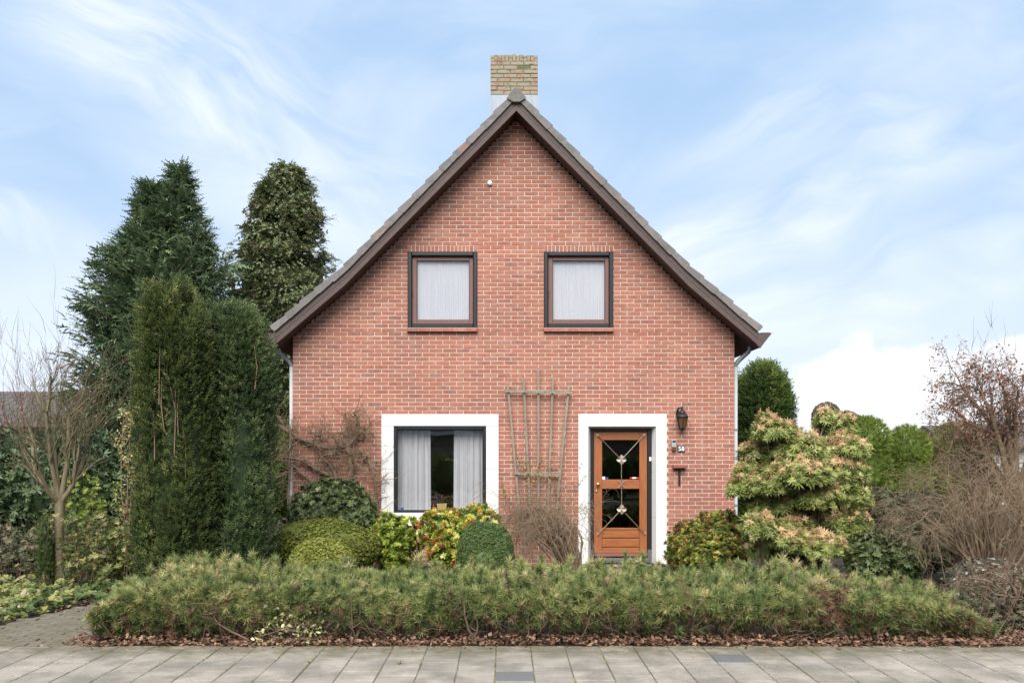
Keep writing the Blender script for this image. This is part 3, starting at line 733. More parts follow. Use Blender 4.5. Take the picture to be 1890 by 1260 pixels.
for r in range(8):
    z1 = Z(113.8 + r * 7.72, DC); z0 = z1 - .0575; off = 0 if r % 2 else .107; x = cx0
    ed = [cx0] + [cx0 + off + i * .2154 for i in range(0 if off else 1, 5) if cx0 + off + i * .2154 < cx1 - .04] + [cx1]
    for a, b in zip(ed[:-1], ed[1:]):
        MB().cbox(a + (.005 if a > cx0 else 0), b - (.005 if b < cx1 else 0), DC + rng.normal(0, .003), DC + .09, z0, z1, .005).build('brick', M['chimney_brick'], ch)
MB().box(cx0, cx1, DC + .1, DC + .71, cz0, cz1 - .02).build('chimney_back', M['chimney_brick'], ch)
fl = MB().box(cx0 - .006, cx0 + .36, DC - .012, DC + .72, Z(214, DC) - .55, cz0 - .003).box(cx0 + .362, cx1 + .006, DC - .010, DC + .72, Z(214, DC) - .55, cz0 - .003)
fl.build('flashing', M['lead'], ch)
MB().tube([(X(960, DC), DC + .1, cz1 - .01), (X(962, DC), DC + .12, cz1 + .03), (X(968, DC), DC + .14, cz1 + .035), (X(971, DC), DC + .12, cz1)], .008, 6).build('wire_loop', M['lead'], ch)

def ring(mb, x0, x1, z0, z1, wl, wr, wb, wt, y0, y1, c=.004, r=0.0):     # rectangular frame of four butted bars
    mb.cbox(x0, x0 + wl, y0, y1, z0, z1, c, r); mb.cbox(x1 - wr, x1, y0, y1, z0, z1, c, r)
    mb.cbox(x0 + wl, x1 - wr, y0, y1, z0, z0 + wb, c, r); mb.cbox(x0 + wl, x1 - wr, y0, y1, z1 - wt, z1, c, r)
# upper windows
def sheet(x0, x1, z0, z1, y, amp, per, nx, seed=0, flare=0.0):
    r = np.random.default_rng(seed); t = np.linspace(0, 1, nx); zz = np.linspace(0, 1, 7)
    ph = np.cumsum(r.uniform(.6, 1.4, nx)); ph = ph / ph[-1] * (x1 - x0) / per * 2 * np.pi
    A, B = np.meshgrid(t, zz); yy = y + amp * np.sin(ph)[None] * (1 + .25 * np.sin(3 * t + seed))[None] * (.75 + .35 * (1 - B)) + amp * .3 * np.sin(ph * 2.3)[None]
    xx = x0 + (x1 - x0) * A + flare * (1 - B) * (A - .5)
    P = np.stack([xx.ravel(), yy.ravel(), (z0 + (z1 - z0) * B).ravel()], 1); i, j = np.meshgrid(np.arange(nx - 1), np.arange(6)); i = i.ravel(); j = j.ravel()
    c = (P.min(0) + P.max(0)) / 2
    return mesh_np('net_curtain', P - c, np.stack([j * nx + i, j * nx + i + 1, (j + 1) * nx + i + 1, (j + 1) * nx + i], 1), M['net'], None, True), c
for q, (a, b) in enumerate(UPW):
    x0, x1, z0, z1 = X(a), X(b), Z(605.3), Z(465)
    m_ = MB(); ring(m_, x0, x1, z0, z1, .064, .064, .068, .064, D - .022, D + .14, .012)
    wn = m_.build('window', M['black_paint'], house)
    m_ = MB(); sx0, sx1, sz0, sz1 = x0 + .066, x1 - .066, z0 + .070, z1 - .066
    ring(m_, sx0, sx1, sz0, sz1, .075, .062, .066, .066, D + .035, D + .10, .006); sash = m_.build('sash', M['brown_sash'], wn)
    m_ = MB(); ring(m_, sx0 + .075, sx1 - .062, sz0 + .066, sz1 - .066, .006, .006, .006, .006, D + .052, D + .06, .001); m_.build('glazing_bead', M['black_paint'], wn)
    MB().box(sx0 + .074, sx1 - .061, D + .065, D + .071, sz0 + .065, sz1 - .065).build('pane', M['glass'], wn)
    MB().cbox(sx0 + .012, sx0 + .02, D + .018, D + .036, (z0 + z1) / 2 - .10, (z0 + z1) / 2 - .01, .002).build('hinge', M['brown_sash'], wn)
    for i in range(6):
        w = (x1 - x0 + .01) / 6; xx = x0 - .008 + i * w
        MB().cbox(xx + .002, xx + w - .002, D - .062 + rng.normal(0, .002), D + .03, Z(612.6), Z(606.3) + .002, .005).build('sill_brick', M['brick'], wn)
    MB().box(x0, x1, D - .055, D + .02, Z(612), Z(605.6)).build('sill_bed', M['mortar'], wn)
    me, c = sheet(sx0 + .06, sx1 - .05, sz0 + .04, sz1 - .04, D + .10, .0035, .035, 300, q)
    o = obj('net_curtain', me, None, c); tag(o, ['white pleated net curtain filling the left upper window', 'white pleated net curtain filling the right upper window'][q], 'curtain', group='net curtains behind the windows')
# ground floor window
x0, x1, z0, z1 = X(704), X(920.5), ZM - 27 * RH, Z(763.9); i0, i1, j0, j1 = X(727), X(897.2), Z(945.5), Z(786)
win = MB(); ring(win, i0, i1, j0, j1, .045, .045, .028, .052, D - .004, D + .10, .006); ring(win, i0 + .045, i1 - .045, j0 + .028, j1 - .052, .012, .012, .012, .012, D + .02, D + .09, .003)
win = win.build('window', M['black_paint'], house); win['label'] = 'wide black framed ground floor window with white surround'
sb = [(x0, x1, j1, z1), (x0, i0, Z(865.5), j1), (x0, i0, j0, Z(865.5)), (i1, x1, Z(865.5), j1), (i1, x1, j0, Z(865.5)), (x0, x1, z0, j0)]
for a, b, c_, d_ in sb: MB().cbox(a + .0015, b - .0015, D - .022, D + .13, c_ + .0015, d_ - .0015, .003).build('surround_block', M['white_paint'], win)
MB().box(i0 + .056, i1 - .056, D + .05, D + .056, j0 + .039, j1 - .063).build('pane', M['glass'], win)
MB().box(X(735), X(737), D + .046, D + .0495, Z(938.5), Z(937)).box(X(738.5), X(744.5), D + .046, D + .0495, Z(940.3), Z(936.6)).build('sticker', M['sticker_blue'], win)
for a, b, sd_, lab in ((731.5, 791.5, 5, 'white net curtain drawn to the left in the ground floor window'), (835.5, 893, 9, 'white net curtain drawn to the right in the ground floor window')):
    me, c = sheet(X(a) + .01, X(b) + .01, j0 + .03, j1 - .03, D + .19, .020, .105, 200, sd_, .02)
    tag(obj('net_curtain', me, None, c), lab, 'curtain', group='net curtains behind the windows')
# pot plant on the inner sill
MB().box(i0 - .1, i1 + .1, D + .14, D + .42, j0 - .06, j0 + .01).build('window_board', M['white_paint'], house)
pp = thing('potted_plant', 'dark leafed plant in a square yellow pot between the lower window curtains', 'potted plant', (X(816, 14.65), 14.68, j0 + .012))
pc = X(816, 14.68)
MB().prism([(pc - .065, j0 + .012), (pc + .065, j0 + .012), (pc + .08, j0 + .13), (pc - .08, j0 + .13)], 14.60, 14.75).build('pot', M['pot_clay'], pp)
fo = Fol(); n = 60; Pq = np.array([pc - .03, 14.67, j0 + .17]) + rng.normal(0, 1, (n, 3)) * [.05, .04, .02]
fo.put(*diamonds(Pq, unit(rng.normal(size=(n, 3)) * [1, .6, .3] + [-.2, 0, .45]), unit(rng.normal(size=(n, 3))), rng.uniform(.08, .17, n), rng.uniform(.02, .04, n)), rng.uniform(0, .5, n * 4))
M['dark_plant'] = leaf_mat('burgundy_leaves', [(0, (.02, .012, .012)), (1, (.12, .05, .05))], .35, .1)
fo.build('foliage', M['dark_plant'], pp)
fx = X(812, 15.6); lampt = thing('pendant_lamp', 'dark dome pendant lamp hanging behind the gap in the lower curtains', 'lamp', (fx, 15.6, 1.86))
MB().lathe(fx, 15.6, [(.02, 2.02), (.05, 2.0), (.14, 1.93), (.19, 1.84), (.18, 1.84), (.03, 1.96)], 20).build('lamp_shade', M['lantern_iron'], lampt, smooth=True)
MB().tube([(fx, 15.6, 2.02), (fx, 15.6, 2.61)], .005, 5).build('cord', M['black_paint'], lampt)

# front door
yF = D + .125; dr_x0, dr_x1 = X(1096.5, yF), X(1194.6, yF); dz0, dz1 = Z(1026, yF), Z(797, yF)
ox0, ox1, oz1 = X(1085.7, D - .02), X(1211.4, D - .02), Z(786.5, D - .02)
fx0, fx1, fz1 = X(1089.5, yF), X(1203, yF), Z(789.8, yF)
a0, a1, az = X(1067.5), X(1230), Z(763.5); zb = Z(1040); m1, m2 = Z(870), Z(954)
ds = MB().prism([(a0, oz1 + .0015), (a1, oz1 + .0015), (a1, az), (a0, az)], D - .02, D + .12)
def splay(mb, xa, xb_f, xb_b, za, zbb):     # jamb block whose inner face is splayed from xb_f (front) to xb_b (back)
    V = [(xa, D - .02, za), (xb_f, D - .02, za), (xb_b, D + .12, za), (xa, D + .12, za), (xa, D - .02, zbb), (xb_f, D - .02, zbb), (xb_b, D + .12, zbb), (xa, D + .12, zbb)]
    Fs = [(0, 3, 2, 1), (4, 5, 6, 7), (0, 1, 5, 4), (1, 2, 6, 5), (2, 3, 7, 6), (3, 0, 4, 7)]
    if xb_f < xa: Fs = [f_[::-1] for f_ in Fs]
    return mb.add(V, Fs)
dsp = MB().add([(ox0 - .0, D - .019, oz1 + .0014), (ox1, D - .019, oz1 + .0014), (fx1, D + .12, fz1), (fx0, D + .12, fz1), (fx0, D + .12, oz1 + .0014), (fx1, D + .12, oz1 + .0014)],
      [(0, 3, 2, 1), (0, 1, 5, 4), (2, 3, 4, 5), (0, 4, 3), (1, 2, 5)])
door_s = ds.build('door_surround', M['white_paint'], house)
dsp.build('reveal', M['white_paint'], door_s)
for za, zc in ((zb, m2), (m2, m1), (m1, oz1)):
    mb_ = MB(); splay(mb_, a0, ox0, fx0, za + .0015, zc - .0015); mb_.build('surround_block', M['white_paint'], door_s)
    mb_ = MB(); splay(mb_, a1, ox1, fx1, za + .0015, zc - .0015); mb_.build('surround_block', M['white_paint'], door_s)
zg = Z(1013, yF)
fr = MB(); fr.cbox(fx0 - .02, dr_x0 - .006, yF, yF + .09, zg, fz1 + .03, .005).cbox(dr_x1 + .006, fx1 + .02, yF, yF + .09, zg, fz1 + .03, .005).cbox(dr_x0 - .006, dr_x1 + .006, yF, yF + .09, dz1 + .012, fz1 + .03, .005)
dfr = fr.build('door_frame', M['black_paint'], house)
MB().box(fx0 - .02, dr_x0 - .008, yF - .004, yF + .09, zb, zg - .002).box(dr_x1 + .008, fx1 + .02, yF - .004, yF + .09, zb, zg - .002).build('plinth_block', M['granite'], dfr)
MB().cbox(dr_x0 - .006, dr_x1 + .006, D - .01, yF + .09, Z(1038, D), dz0 - .022, .006).build('threshold', M['granite'], dfr)
MB().cbox(X(1198.3, yF), X(1202, yF), yF - .016, yF - .001, Z(850.5, yF), Z(843, yF), .003).build('door_bell', M['enamel_white'], dfr)
door = thing('tmp', '', '', (0, 0, 0)); bpy.data.objects.remove(door)
yD = yF + .018; px = lambda p: X(p, yD); pz = lambda p: Z(p, yD)
dm = MB().box(dr_x0 + .002, dr_x1 - .002, yD + .045, yD + .052, dz0, pz(974.5)); door = dm.build('front_door', M['door_wood'], house); door['label'] = 'varnished wooden front door with two dark panes'
for a, b in ((dr_x0, px(1111.3)), (px(1180.2), dr_x1)): MB().cbox(a, b, yD, yD + .044, dz0, dz1, .003).build('stile', M['door_wood'], door)
for a, b in ((797, 811.6), (884.6, 901.6), (973.8, 977)): MB().cbox(px(1111.3) + .001, px(1180.2) - .001, yD + .001, yD + .044, pz(b), pz(a), .003).build('rail', M['door_wood_flat'], door)
for a, b in ((977.6, 991.8), (993.4, 1008.6), (1010, 1019)): MB().cbox(px(1111.3) + .002, px(1180.2) - .002, yD + .008, yD + .04, pz(b), pz(a), .005).build('panel', M['door_wood_flat'], door)
for a, b in ((811.6, 884.6), (901.6, 973.8)): MB().box(px(1111.3), px(1180.2), yD + .022, yD + .028, pz(b), pz(a)).build('pane', M['door_glass'], door)
MB().prism([(dr_x0 + .004, pz(1025.6)), (dr_x1 - .004, pz(1025.6)), (dr_x1 - .004, pz(1021)), (dr_x0 + .004, pz(1021))], yD - .05, yD - .001).prism([(dr_x0 + .004, pz(1020.6)), (dr_x1 - .004, pz(1020.6)), (dr_x1 - .004, pz(1016.2)), (dr_x0 + .004, pz(1016.2))], yD - .028, yD - .001).build('weather_bar', M['terracotta'], door, bevel=.004)
def ell(mb, c, ax, ay, az_, nu=12, nv=7):
    c = np.array(c); V = []
    for j in range(nv):
        b = -math.pi / 2 + math.pi * j / (nv - 1)
        for i in range(nu):
            a = 2 * math.pi * i / nu; V.append(c + np.array(ax) * math.cos(a) * math.cos(b) + np.array(ay) * math.sin(a) * math.cos(b) + np.array(az_) * math.sin(b))
    return mb.add(V, [(j * nu + i, j * nu + (i + 1) % nu, (j + 1) * nu + (i + 1) % nu, (j + 1) * nu + i) for j in range(nv - 1) for i in range(nu)])
kx, kz = px(1103.4), pz(893.2)
kn = MB().add(*(lambda: ([], []))()); 
mb_ = MB(); ell(mb_, (kx, yD - .045, kz), (.031, 0, 0), (0, .018, 0), (0, 0, .031)); mb_.tube([(kx, yD, kz), (kx, yD - .04, kz)], .014, 10); mb_.build('door_knob', M['brass'], door, smooth=True)
mb_ = MB().tube([(px(1100.7), yD, pz(905.8)), (px(1100.7), yD - .01, pz(905.8))], .020, 14); ell(mb_, (px(1100.7), yD - .01, pz(905.8)), (.016, 0, 0), (0, .006, 0), (0, 0, .016)); mb_.build('lock', M['brass'], door, smooth=True)
MB().box(px(1111.6), px(1117), yD + .0185, yD + .0215, pz(884.2), pz(879.2)).build('sticker', M['sticker_white'], door)
MB().add([(px(1117.2), yD + .019, pz(884.2)), (px(1123.2), yD + .019, pz(884.2)), (px(1122.6), yD + .019, pz(879.8)), (px(1119), yD + .019, pz(880.3))], [(0, 1, 2, 3)]).build('sticker', M['sticker_blue'], door)
MB().box(px(1162.8), px(1179.4), yD + .0185, yD + .0215, pz(882.9), pz(880.2)).build('sticker', M['sticker_red'], door)
MB().box(px(1167.5), px(1174.5), yD + .0165, yD + .0182, pz(882.9), pz(880.2)).build('sticker', M['sticker_white'], door)
yo = yD - .022
def bar(a, b, rad=.0075):
    p = [np.array([px(a[0]), yo, pz(a[1])]), np.array([px(b[0]), yo, pz(b[1])])]; n = 26; ts = np.linspace(0, 1, n)
    pts = [p[0] + (p[1] - p[0]) * t for t in ts]; rr = [rad * (1 + .22 * math.sin(t * 60)) for t in ts]
    return MB().tube(pts, rr, 5)
F1, F2 = (1146.6, 848), (1147, 939.2)
for a, b in (((1103, 803.5), F1), ((1188.3, 802.8), F1), (F1, F2), (F2, (1103.7, 985.2)), (F2, (1189.3, 983.8))): bar(a, b).build('ornament_bar', M['wrought_iron'], door, smooth=True)
mb_ = MB()
for sgn in (-1, 1):
    pts = [(px(1146.8 + sgn * (1.0 + 5.2 * (t * 2 - 1) ** 2)), yo - .006, pz(886.5 + 12 * t)) for t in np.linspace(0, 1, 12)]; mb_.tube(pts, .0055, 6)
mb_.build('ornament_scroll', M['petal_metal'], door, smooth=True)
for cx_, cy_ in (F1, F2):
    mb_ = MB(); c = np.array([px(cx_), yo - .014, pz(cy_)])
    for k in range(4):
        t = k * math.pi / 2; dr = np.array([math.cos(t), 0, math.sin(t)]); sd_ = np.array([-math.sin(t), 0, math.cos(t)])
        tip = c + dr * .082 + np.array([0, .012, 0]); V = [c, c + dr * .035 + sd_ * .034 + [0, -.022, 0], c + dr * .058 + sd_ * .030 + [0, -.016, 0], tip, c + dr * .058 - sd_ * .030 + [0, -.016, 0], c + dr * .035 - sd_ * .034 + [0, -.022, 0], c + dr * .045 + [0, .004, 0]]
        mb_.add(V, [(0, 1, 6), (1, 2, 6), (2, 3, 6), (3, 4, 6), (4, 5, 6), (5, 0, 6)])
        t += math.pi / 4; dr = np.array([math.cos(t), 0, math.sin(t)]); sd_ = np.array([-math.sin(t), 0, math.cos(t)])
        V = [c + [0, .006, 0], c + dr * .03 + sd_ * .014 + [0, .004, 0], c + dr * .055 + [0, .006, 0], c + dr * .03 - sd_ * .014 + [0, .004, 0]]; mb_.add(V, [(0, 1, 2, 3)])
    ell(mb_, c + [0, -.008, 0], (.013, 0, 0), (0, .01, 0), (0, 0, .013), 8, 5)
    mb_.build('ornament_flower', M['petal_metal'], door)
for cx_, cy_ in ((1103, 803.5), (1188.3, 802.8), (1103.7, 985.2), (1189.3, 983.8)):
    mb_ = MB(); c = np.array([px(cx_), yo + .004, pz(cy_)])
    for k in range(4):
        t = k * math.pi / 2 + .78; dr = np.array([math.cos(t), 0, math.sin(t)]); sd_ = np.array([-math.sin(t), 0, math.cos(t)])
        mb_.add([c + [0, -.006, 0], c + dr * .014 + sd_ * .010, c + dr * .028, c + dr * .014 - sd_ * .010], [(0, 1, 2, 3)])
    mb_.tube([c + [0, -.008, 0], c + [0, .018, 0]], .006, 6); mb_.build('rosette', M['petal_metal'], door)
stp = MB().cbox(X(1060), X(1236), D - .95, D - .03, -.07, Z(1040.5, D - .03) - .0, .01); tag(stp.build('doorstep', M['clinker']), kind='structure')
# rainwater pipes
for s, xx in ((-1, XW0 - .045), (1, XW1 + .045)):
    zt = Z(676); mb_ = MB().tube([(xx, D + .12, ZB), (xx, D + .12, zt)], .036, 12); pipe = mb_.build('downpipe', M['white_pipe'], house, smooth=True)
    MB().tube([(xx, D + .12, zt), (xx, D + .12, zt + .03), (xx + s * .05, D + .11, zt + .10), (xx + s * .20, D + .08, zt + .24), (xx + s * .22, D + .06, zt + .32)], .036, 12).build('elbow', M['zinc'], pipe, smooth=True)
    for zz in (.9, 2.1): MB().tube([(xx, D + .12, zz), (xx, D + .12, zz + .03)], .042, 12).build('pipe_clip', M['zinc'], pipe)
# round white detector in the gable
mb_ = MB().tube([(X(904), D, Z(338.5)), (X(904), D - .035, Z(338.5))], [.040, .036], 18); ell(mb_, (X(904), D - .035, Z(338.5)), (.034, 0, 0), (0, .012, 0), (0, 0, .034)); tag(mb_.build('wall_sensor', M['enamel_white'], smooth=True), 'small round white knob fixed high on the brick gable', 'wall fitting')

# ------------------------------------------------------------------ wall fittings
lx = X(1259.3, D - .13); ly = D - .13; Lz = lambda p: Z(p, D - .13)
lan = thing('wall_lantern', 'black hexagonal carriage lantern with amber glass fixed to the bricks beside the door', 'lantern', (lx, D, Lz(798)))
MB().lathe(lx, ly, [(.046, Lz(790)), (.088, Lz(769.6))], 6, .52).build('glass', M['smoked_glass'], lan)
mb_ = MB()
for k in range(6):
    t = 2 * math.pi * k / 6 + .52; mb_.tube([(lx + .048 * math.cos(t), ly + .048 * math.sin(t), Lz(790)), (lx + .092 * math.cos(t), ly + .092 * math.sin(t), Lz(769))], .006, 5)
mb_.build('cage', M['lantern_iron'], lan)
MB().lathe(lx, ly, [(.090, Lz(769.6)), (.104, Lz(769)), (.100, Lz(767.6)), (.062, Lz(763.5)), (.050, Lz(762.5)), (.056, Lz(761.5)), (.050, Lz(759.5)), (.028, Lz(757)), (.012, Lz(755.5)), (.010, Lz(753)), (.014, Lz(751.5)), (.006, Lz(749)), (.002, Lz(748.4))], 12).build('cap', M['lantern_iron'], lan, smooth=True)
MB().lathe(lx, ly, [(.050, Lz(789.6)), (.046, Lz(791.2)), (.024, Lz(793.5)), (.008, Lz(795)), (.010, Lz(796.6)), (.002, Lz(798.8))], 12).build('finial', M['lantern_iron'], lan, smooth=True)
mb_ = MB().tube([(lx - .045, D - .012, Lz(766)), (lx - .06, D - .05, Lz(757)), (lx - .05, D - .09, Lz(752.5)), (lx - .02, ly + .02, Lz(752)), (lx, ly, Lz(756))], [.012, .016, .013, .011, .009], 8)
ell(mb_, (lx - .05, D - .01, Lz(762)), (.030, 0, 0), (0, .016, 0), (0, 0, .055)); mb_.tube([(lx - .05, D - .03, Lz(762)), (lx - .07, D - .08, Lz(765)), (lx - .045, D - .07, Lz(769))], .007, 6); mb_.build('bracket', M['lantern_iron'], lan, smooth=True)
sl = thing('solar_lamp', 'small silver solar wall lamp with dark cell, left of the house number', 'wall lamp', (X(1243.3), D, Z(821)))
MB().cbox(X(1239.3), X(1247.5), D - .035, D - .001, Z(825), Z(811.4), .006).build('housing', M['silver_plastic'], sl)
MB().box(X(1240.6), X(1246.3), D - .038, D - .036, Z(816), Z(812.6)).build('solar_cell', M['cell_blue'], sl)
MB().cbox(X(1239.8), X(1247.1), D - .045, D - .001, Z(831.4), Z(825.4), .006).build('lens', M['smoked_glass'], sl)
hp = thing('house_number_plate', 'dark blue enamel plate reading 58 in white on the bricks', 'number plate', (X(1257.1), D, Z(828)))
MB().cbox(X(1250.2), X(1264), D - .014, D - .001, Z(833.8), Z(822.3), .004).build('plate', M['navy_enamel'], hp)
for ch_, xx in (('5', 1254.2), ('8', 1260.1)):
    cu = bpy.data.curves.new('digit', 'FONT'); cu.body = ch_; cu.size = .098; cu.align_x = 'CENTER'; cu.align_y = 'CENTER'; cu.extrude = .001; cu.offset = .0014
    tmp = bpy.data.objects.new('digit_tmp', cu); COL.objects.link(tmp); dg = bpy.context.evaluated_depsgraph_get(); me = bpy.data.meshes.new_from_object(tmp.evaluated_get(dg)); bpy.data.objects.remove(tmp)
    me.materials.clear(); me.materials.append(M['enamel_white']); o = obj('digit', me, hp, (X(xx), D - .0155, Z(828))); o.rotation_euler = (R(90), 0, 0)
tt = thing('wall_bracket', 'T shaped bracket on the bricks, terracotta ledge over a black iron rod', 'bracket', (X(1253), D, Z(879)))
MB().cbox(X(1240.9), X(1265.4), D - .10, D - .001, Z(863.4), Z(858), .004).build('ledge', M['terracotta'], tt)
MB().box(X(1251.7), X(1255.3), D - .03, D - .001, Z(894.5), Z(863.8)).build('rod', M['black_paint'], tt, bevel=.006)
# trellis
tr = thing('wall_trellis', 'weathered wooden fan trellis leaning on the brick wall between window and door', 'trellis', (X(993), D - .08, 0))
yt = D - .07
for (xa, ya), (xb_, yb_) in (((936.7, 708.3), (960.5, 960)), ((966, 696), (979.5, 960)), ((993.7, 679), (993.7, 985)), ((1020.7, 697), (1010.5, 960)), ((1050, 712.7), (1025, 960))):
    w = .016; V = []
    for (q, r_) in (((xa), (ya)), ((xb_), (yb_))):
        V += [(X(q, yt) - w, yt - .012, Z(r_, yt)), (X(q, yt) + w, yt - .012, Z(r_, yt)), (X(q, yt) + w, yt + .012, Z(r_, yt)), (X(q, yt) - w, yt + .012, Z(r_, yt))]
    MB().add(V, [(0, 1, 2, 3), (7, 6, 5, 4), (0, 4, 5, 1), (1, 5, 6, 2), (2, 6, 7, 3), (3, 7, 4, 0)]).build('upright', M['trellis_wood'], tr)
for (xa, ya), (xb_, yb_) in (((930, 721), (1056.7, 725)), ((950, 872.3), (1031.7, 876.7))):
    V = []
    for q, r_ in ((xa, ya), (xb_, yb_)):
        for dy in (-.042, -.014):
            V += [(X(q, yt), yt + dy, Z(r_, yt) - .022), (X(q, yt), yt + dy, Z(r_, yt) + .022)]
    MB().add(V, [(0, 1, 3, 2), (4, 6, 7, 5), (0, 4, 5, 1), (2, 3, 7, 6), (1, 5, 7, 3), (0, 2, 6, 4)]).build('crossbar', M['trellis_wood'], tr)
#==PLANTS==
# ------------------------------------------------------------------ PLANTS
T_pine = [t_needles(44, .045, .080, .0085, .0, 1.1), t_needles(40, .035, .072, .0085, -.2, 1.0), t_needles(46, .06, .076, .0082, .1, 1.2)]
T_yew = [t_sprig(10, .06, .030, .011), t_sprig(9, .05, .026, .011)]
T_cyp = [t_spray(9, .42, .20, .045, .3), t_spray(8, .34, .20, .045, .15)]
T_ivyc = [t_spray(8, .26, .15, .036, .5), t_spray(8, .22, .15, .036, .9), t_rosette(6, .12, .055, .5)]
T_lau = [t_rosette(7, .13, .040, .45), t_rosette(6, .11, .036, .7)]
T_rho = [t_rosette(8, .075, .026, .4), t_rosette(7, .065, .024, .7)]
T_box = [t_rosette(5, .024, .013, .5), t_rosette(4, .020, .013, .9)]
T_ski = [t_rosette(9, .078, .027, .55, 2, .015), t_rosette(8, .07, .025, .8, 2, .012)]
T_pie = [t_rosette(11, .12, .024, .15, 2, .02), t_rosette(10, .11, .022, -.1, 2, .02)]
T_thu = [t_spray(7, .12, .06, .016, .1), t_spray(6, .10, .06, .016, .3)]
def base(c, d): return (c, d, 0)
def topy(xs, ys): return lambda px_: float(np.interp(px_, xs, ys))

# --- the low pine hedge along the pavement
XS = [165, 200, 260, 330, 420, 520, 600, 700, 800, 900, 960, 1080, 1180, 1300, 1400, 1470, 1560, 1650, 1720, 1780, 1830, 1850]
YS = [1120, 1075, 1042, 1030, 1030, 1036, 1038, 1042, 1044, 1036, 1040, 1036, 1044, 1044, 1040, 1036, 1046, 1056, 1068, 1098, 1140, 1165]
hx0, hx1 = X(184, 8.6), X(1820, 8.6)
hed = thing('pine_hedge', 'long low hedge of bushy dwarf pine with brown bare stems running along the pavement', 'hedge', ((hx0 + hx1) / 2, 9.1, 0))
def htop(x, d=9.75): return -.075 + H - (np.interp(VX + x * F / 8.9, XS, YS) - VY) * d / F
stems = []; tips = []
nst = 330
for i in range(nst):
    x = rng.uniform(hx0 + .12, hx1 - .12); y = rng.uniform(8.42, 9.75); zt = max(.12, float(htop(x)) - .06)
    edge = min(1, (x - hx0) / .6, (hx1 - x) / .6)
    p = np.array([x, y, 0]); d = np.array([rng.normal(0, .5) - .5 * (x - hx0 < .5) + .5 * (hx1 - x < .5), rng.normal(-.1, .45) - (.35 if y < 8.8 else 0), 1.0])
    out = []; grow(out, p, d, zt * rng.uniform(.85, 1.15), rng.uniform(.007, .016), 0, dict(seg=6, wob=.16, g=[.03, .06, .06], taper=.6, lv=1, kids=[4], t0=.3, ang=(.4, 1.1), len=(.25, .55), rmin=.003))
    stems += out
    for q in out: tips.append((q[0][-1], q[0][-1] - q[0][-2], q[0]))
# bare dead twigs that stick out low at the front
for i in range(120):
    x = rng.uniform(hx0 + .3, hx1 - .2); out = []
    grow(out, np.array([x, rng.uniform(8.4, 8.7), rng.uniform(.02, .15)]), np.array([rng.normal(0, 1), -.5, rng.uniform(.1, .9)]), rng.uniform(.12, .35), .0045, 0, dict(seg=6, wob=.28, g=[-.02, 0], taper=.6, lv=1, kids=[3], t0=.3, ang=(.4, 1.2), len=(.3, .6), rmin=.002))
    stems += out
tubes([s for s in stems], 'branches', M['twig_brown'], hed, kind='stuff')
P = []; Dn = []
n = 6400
x = rng.uniform(hx0, hx1, n); t = rng.uniform(0, 1, n)
prof_lump = lambda x, y: .05 * lowf(np.stack([x, y, 0 * x], 1), 3.2, 5) + .06 * lowf(np.stack([x, y, 0 * x], 1), 9, 6)
# top surface tufts
y = 8.52 + 1.35 * t; tp = htop(x) - .035 + prof_lump(x, y) - .10 * np.clip((8.75 - y) / .25, 0, 1) ** 2 - .10 * np.clip((y - 9.6) / .25, 0, 1)
dep = rng.exponential(.04, n) - (rng.uniform(0, 1, n) < .22) * rng.uniform(.0, .085, n); z = tp - dep
q = slice(0, 2000); P.append(np.stack([x, y, z], 1)[q]); Dn.append(np.stack([rng.normal(0, .38, n), rng.normal(-.35, .4, n), np.ones(n)], 1)[q])
# single shoots that stand out of the top
xs_ = rng.uniform(hx0 + .1, hx1 - .1, 230); ys_ = rng.uniform(8.5, 9.8, 230); hs_ = rng.uniform(.04, .13, 230); tz_ = htop(xs_) + prof_lump(xs_, ys_) - .06 * (ys_ < 8.7)
for f_ in (0, .5, 1.0): P.append(np.stack([xs_ + .02 * f_, ys_, tz_ + hs_ * f_ - .02], 1)); Dn.append(np.stack([rng.normal(0, .12, 230), rng.normal(-.15, .12, 230), np.ones(230)], 1))
# front surface tufts, thinning towards the bare foot
z2 = rng.uniform(0, 1, n) ** .62 * np.maximum(htop(x) - .03, .1); fr_ = 8.55 - .17 * np.sin(np.clip(z2 / .62, 0, 1) * 3.0) + .06 * lowf(np.stack([x, z2, 0 * x], 1), 5, 8) + rng.exponential(.06, n)
dens = np.clip((z2 / np.maximum(htop(x), .1) - .12) / .40, .04, 1) * np.clip(.62 + .75 * lowf(np.stack([x, z2 * 1.6, 0 * x], 1), 4.2, 9), .06, 1)
dens = np.where((x < hx0 + 1.0) | (x > hx1 - 1.6), np.maximum(dens, .45), dens)
k_ = rng.uniform(0, 1, n) < dens
P.append(np.stack([x, fr_, z2], 1)[k_]); Dn.append(np.stack([rng.normal(0, .45, n), rng.normal(-.75, .3, n), rng.uniform(.1, 1.0, n)], 1)[k_])
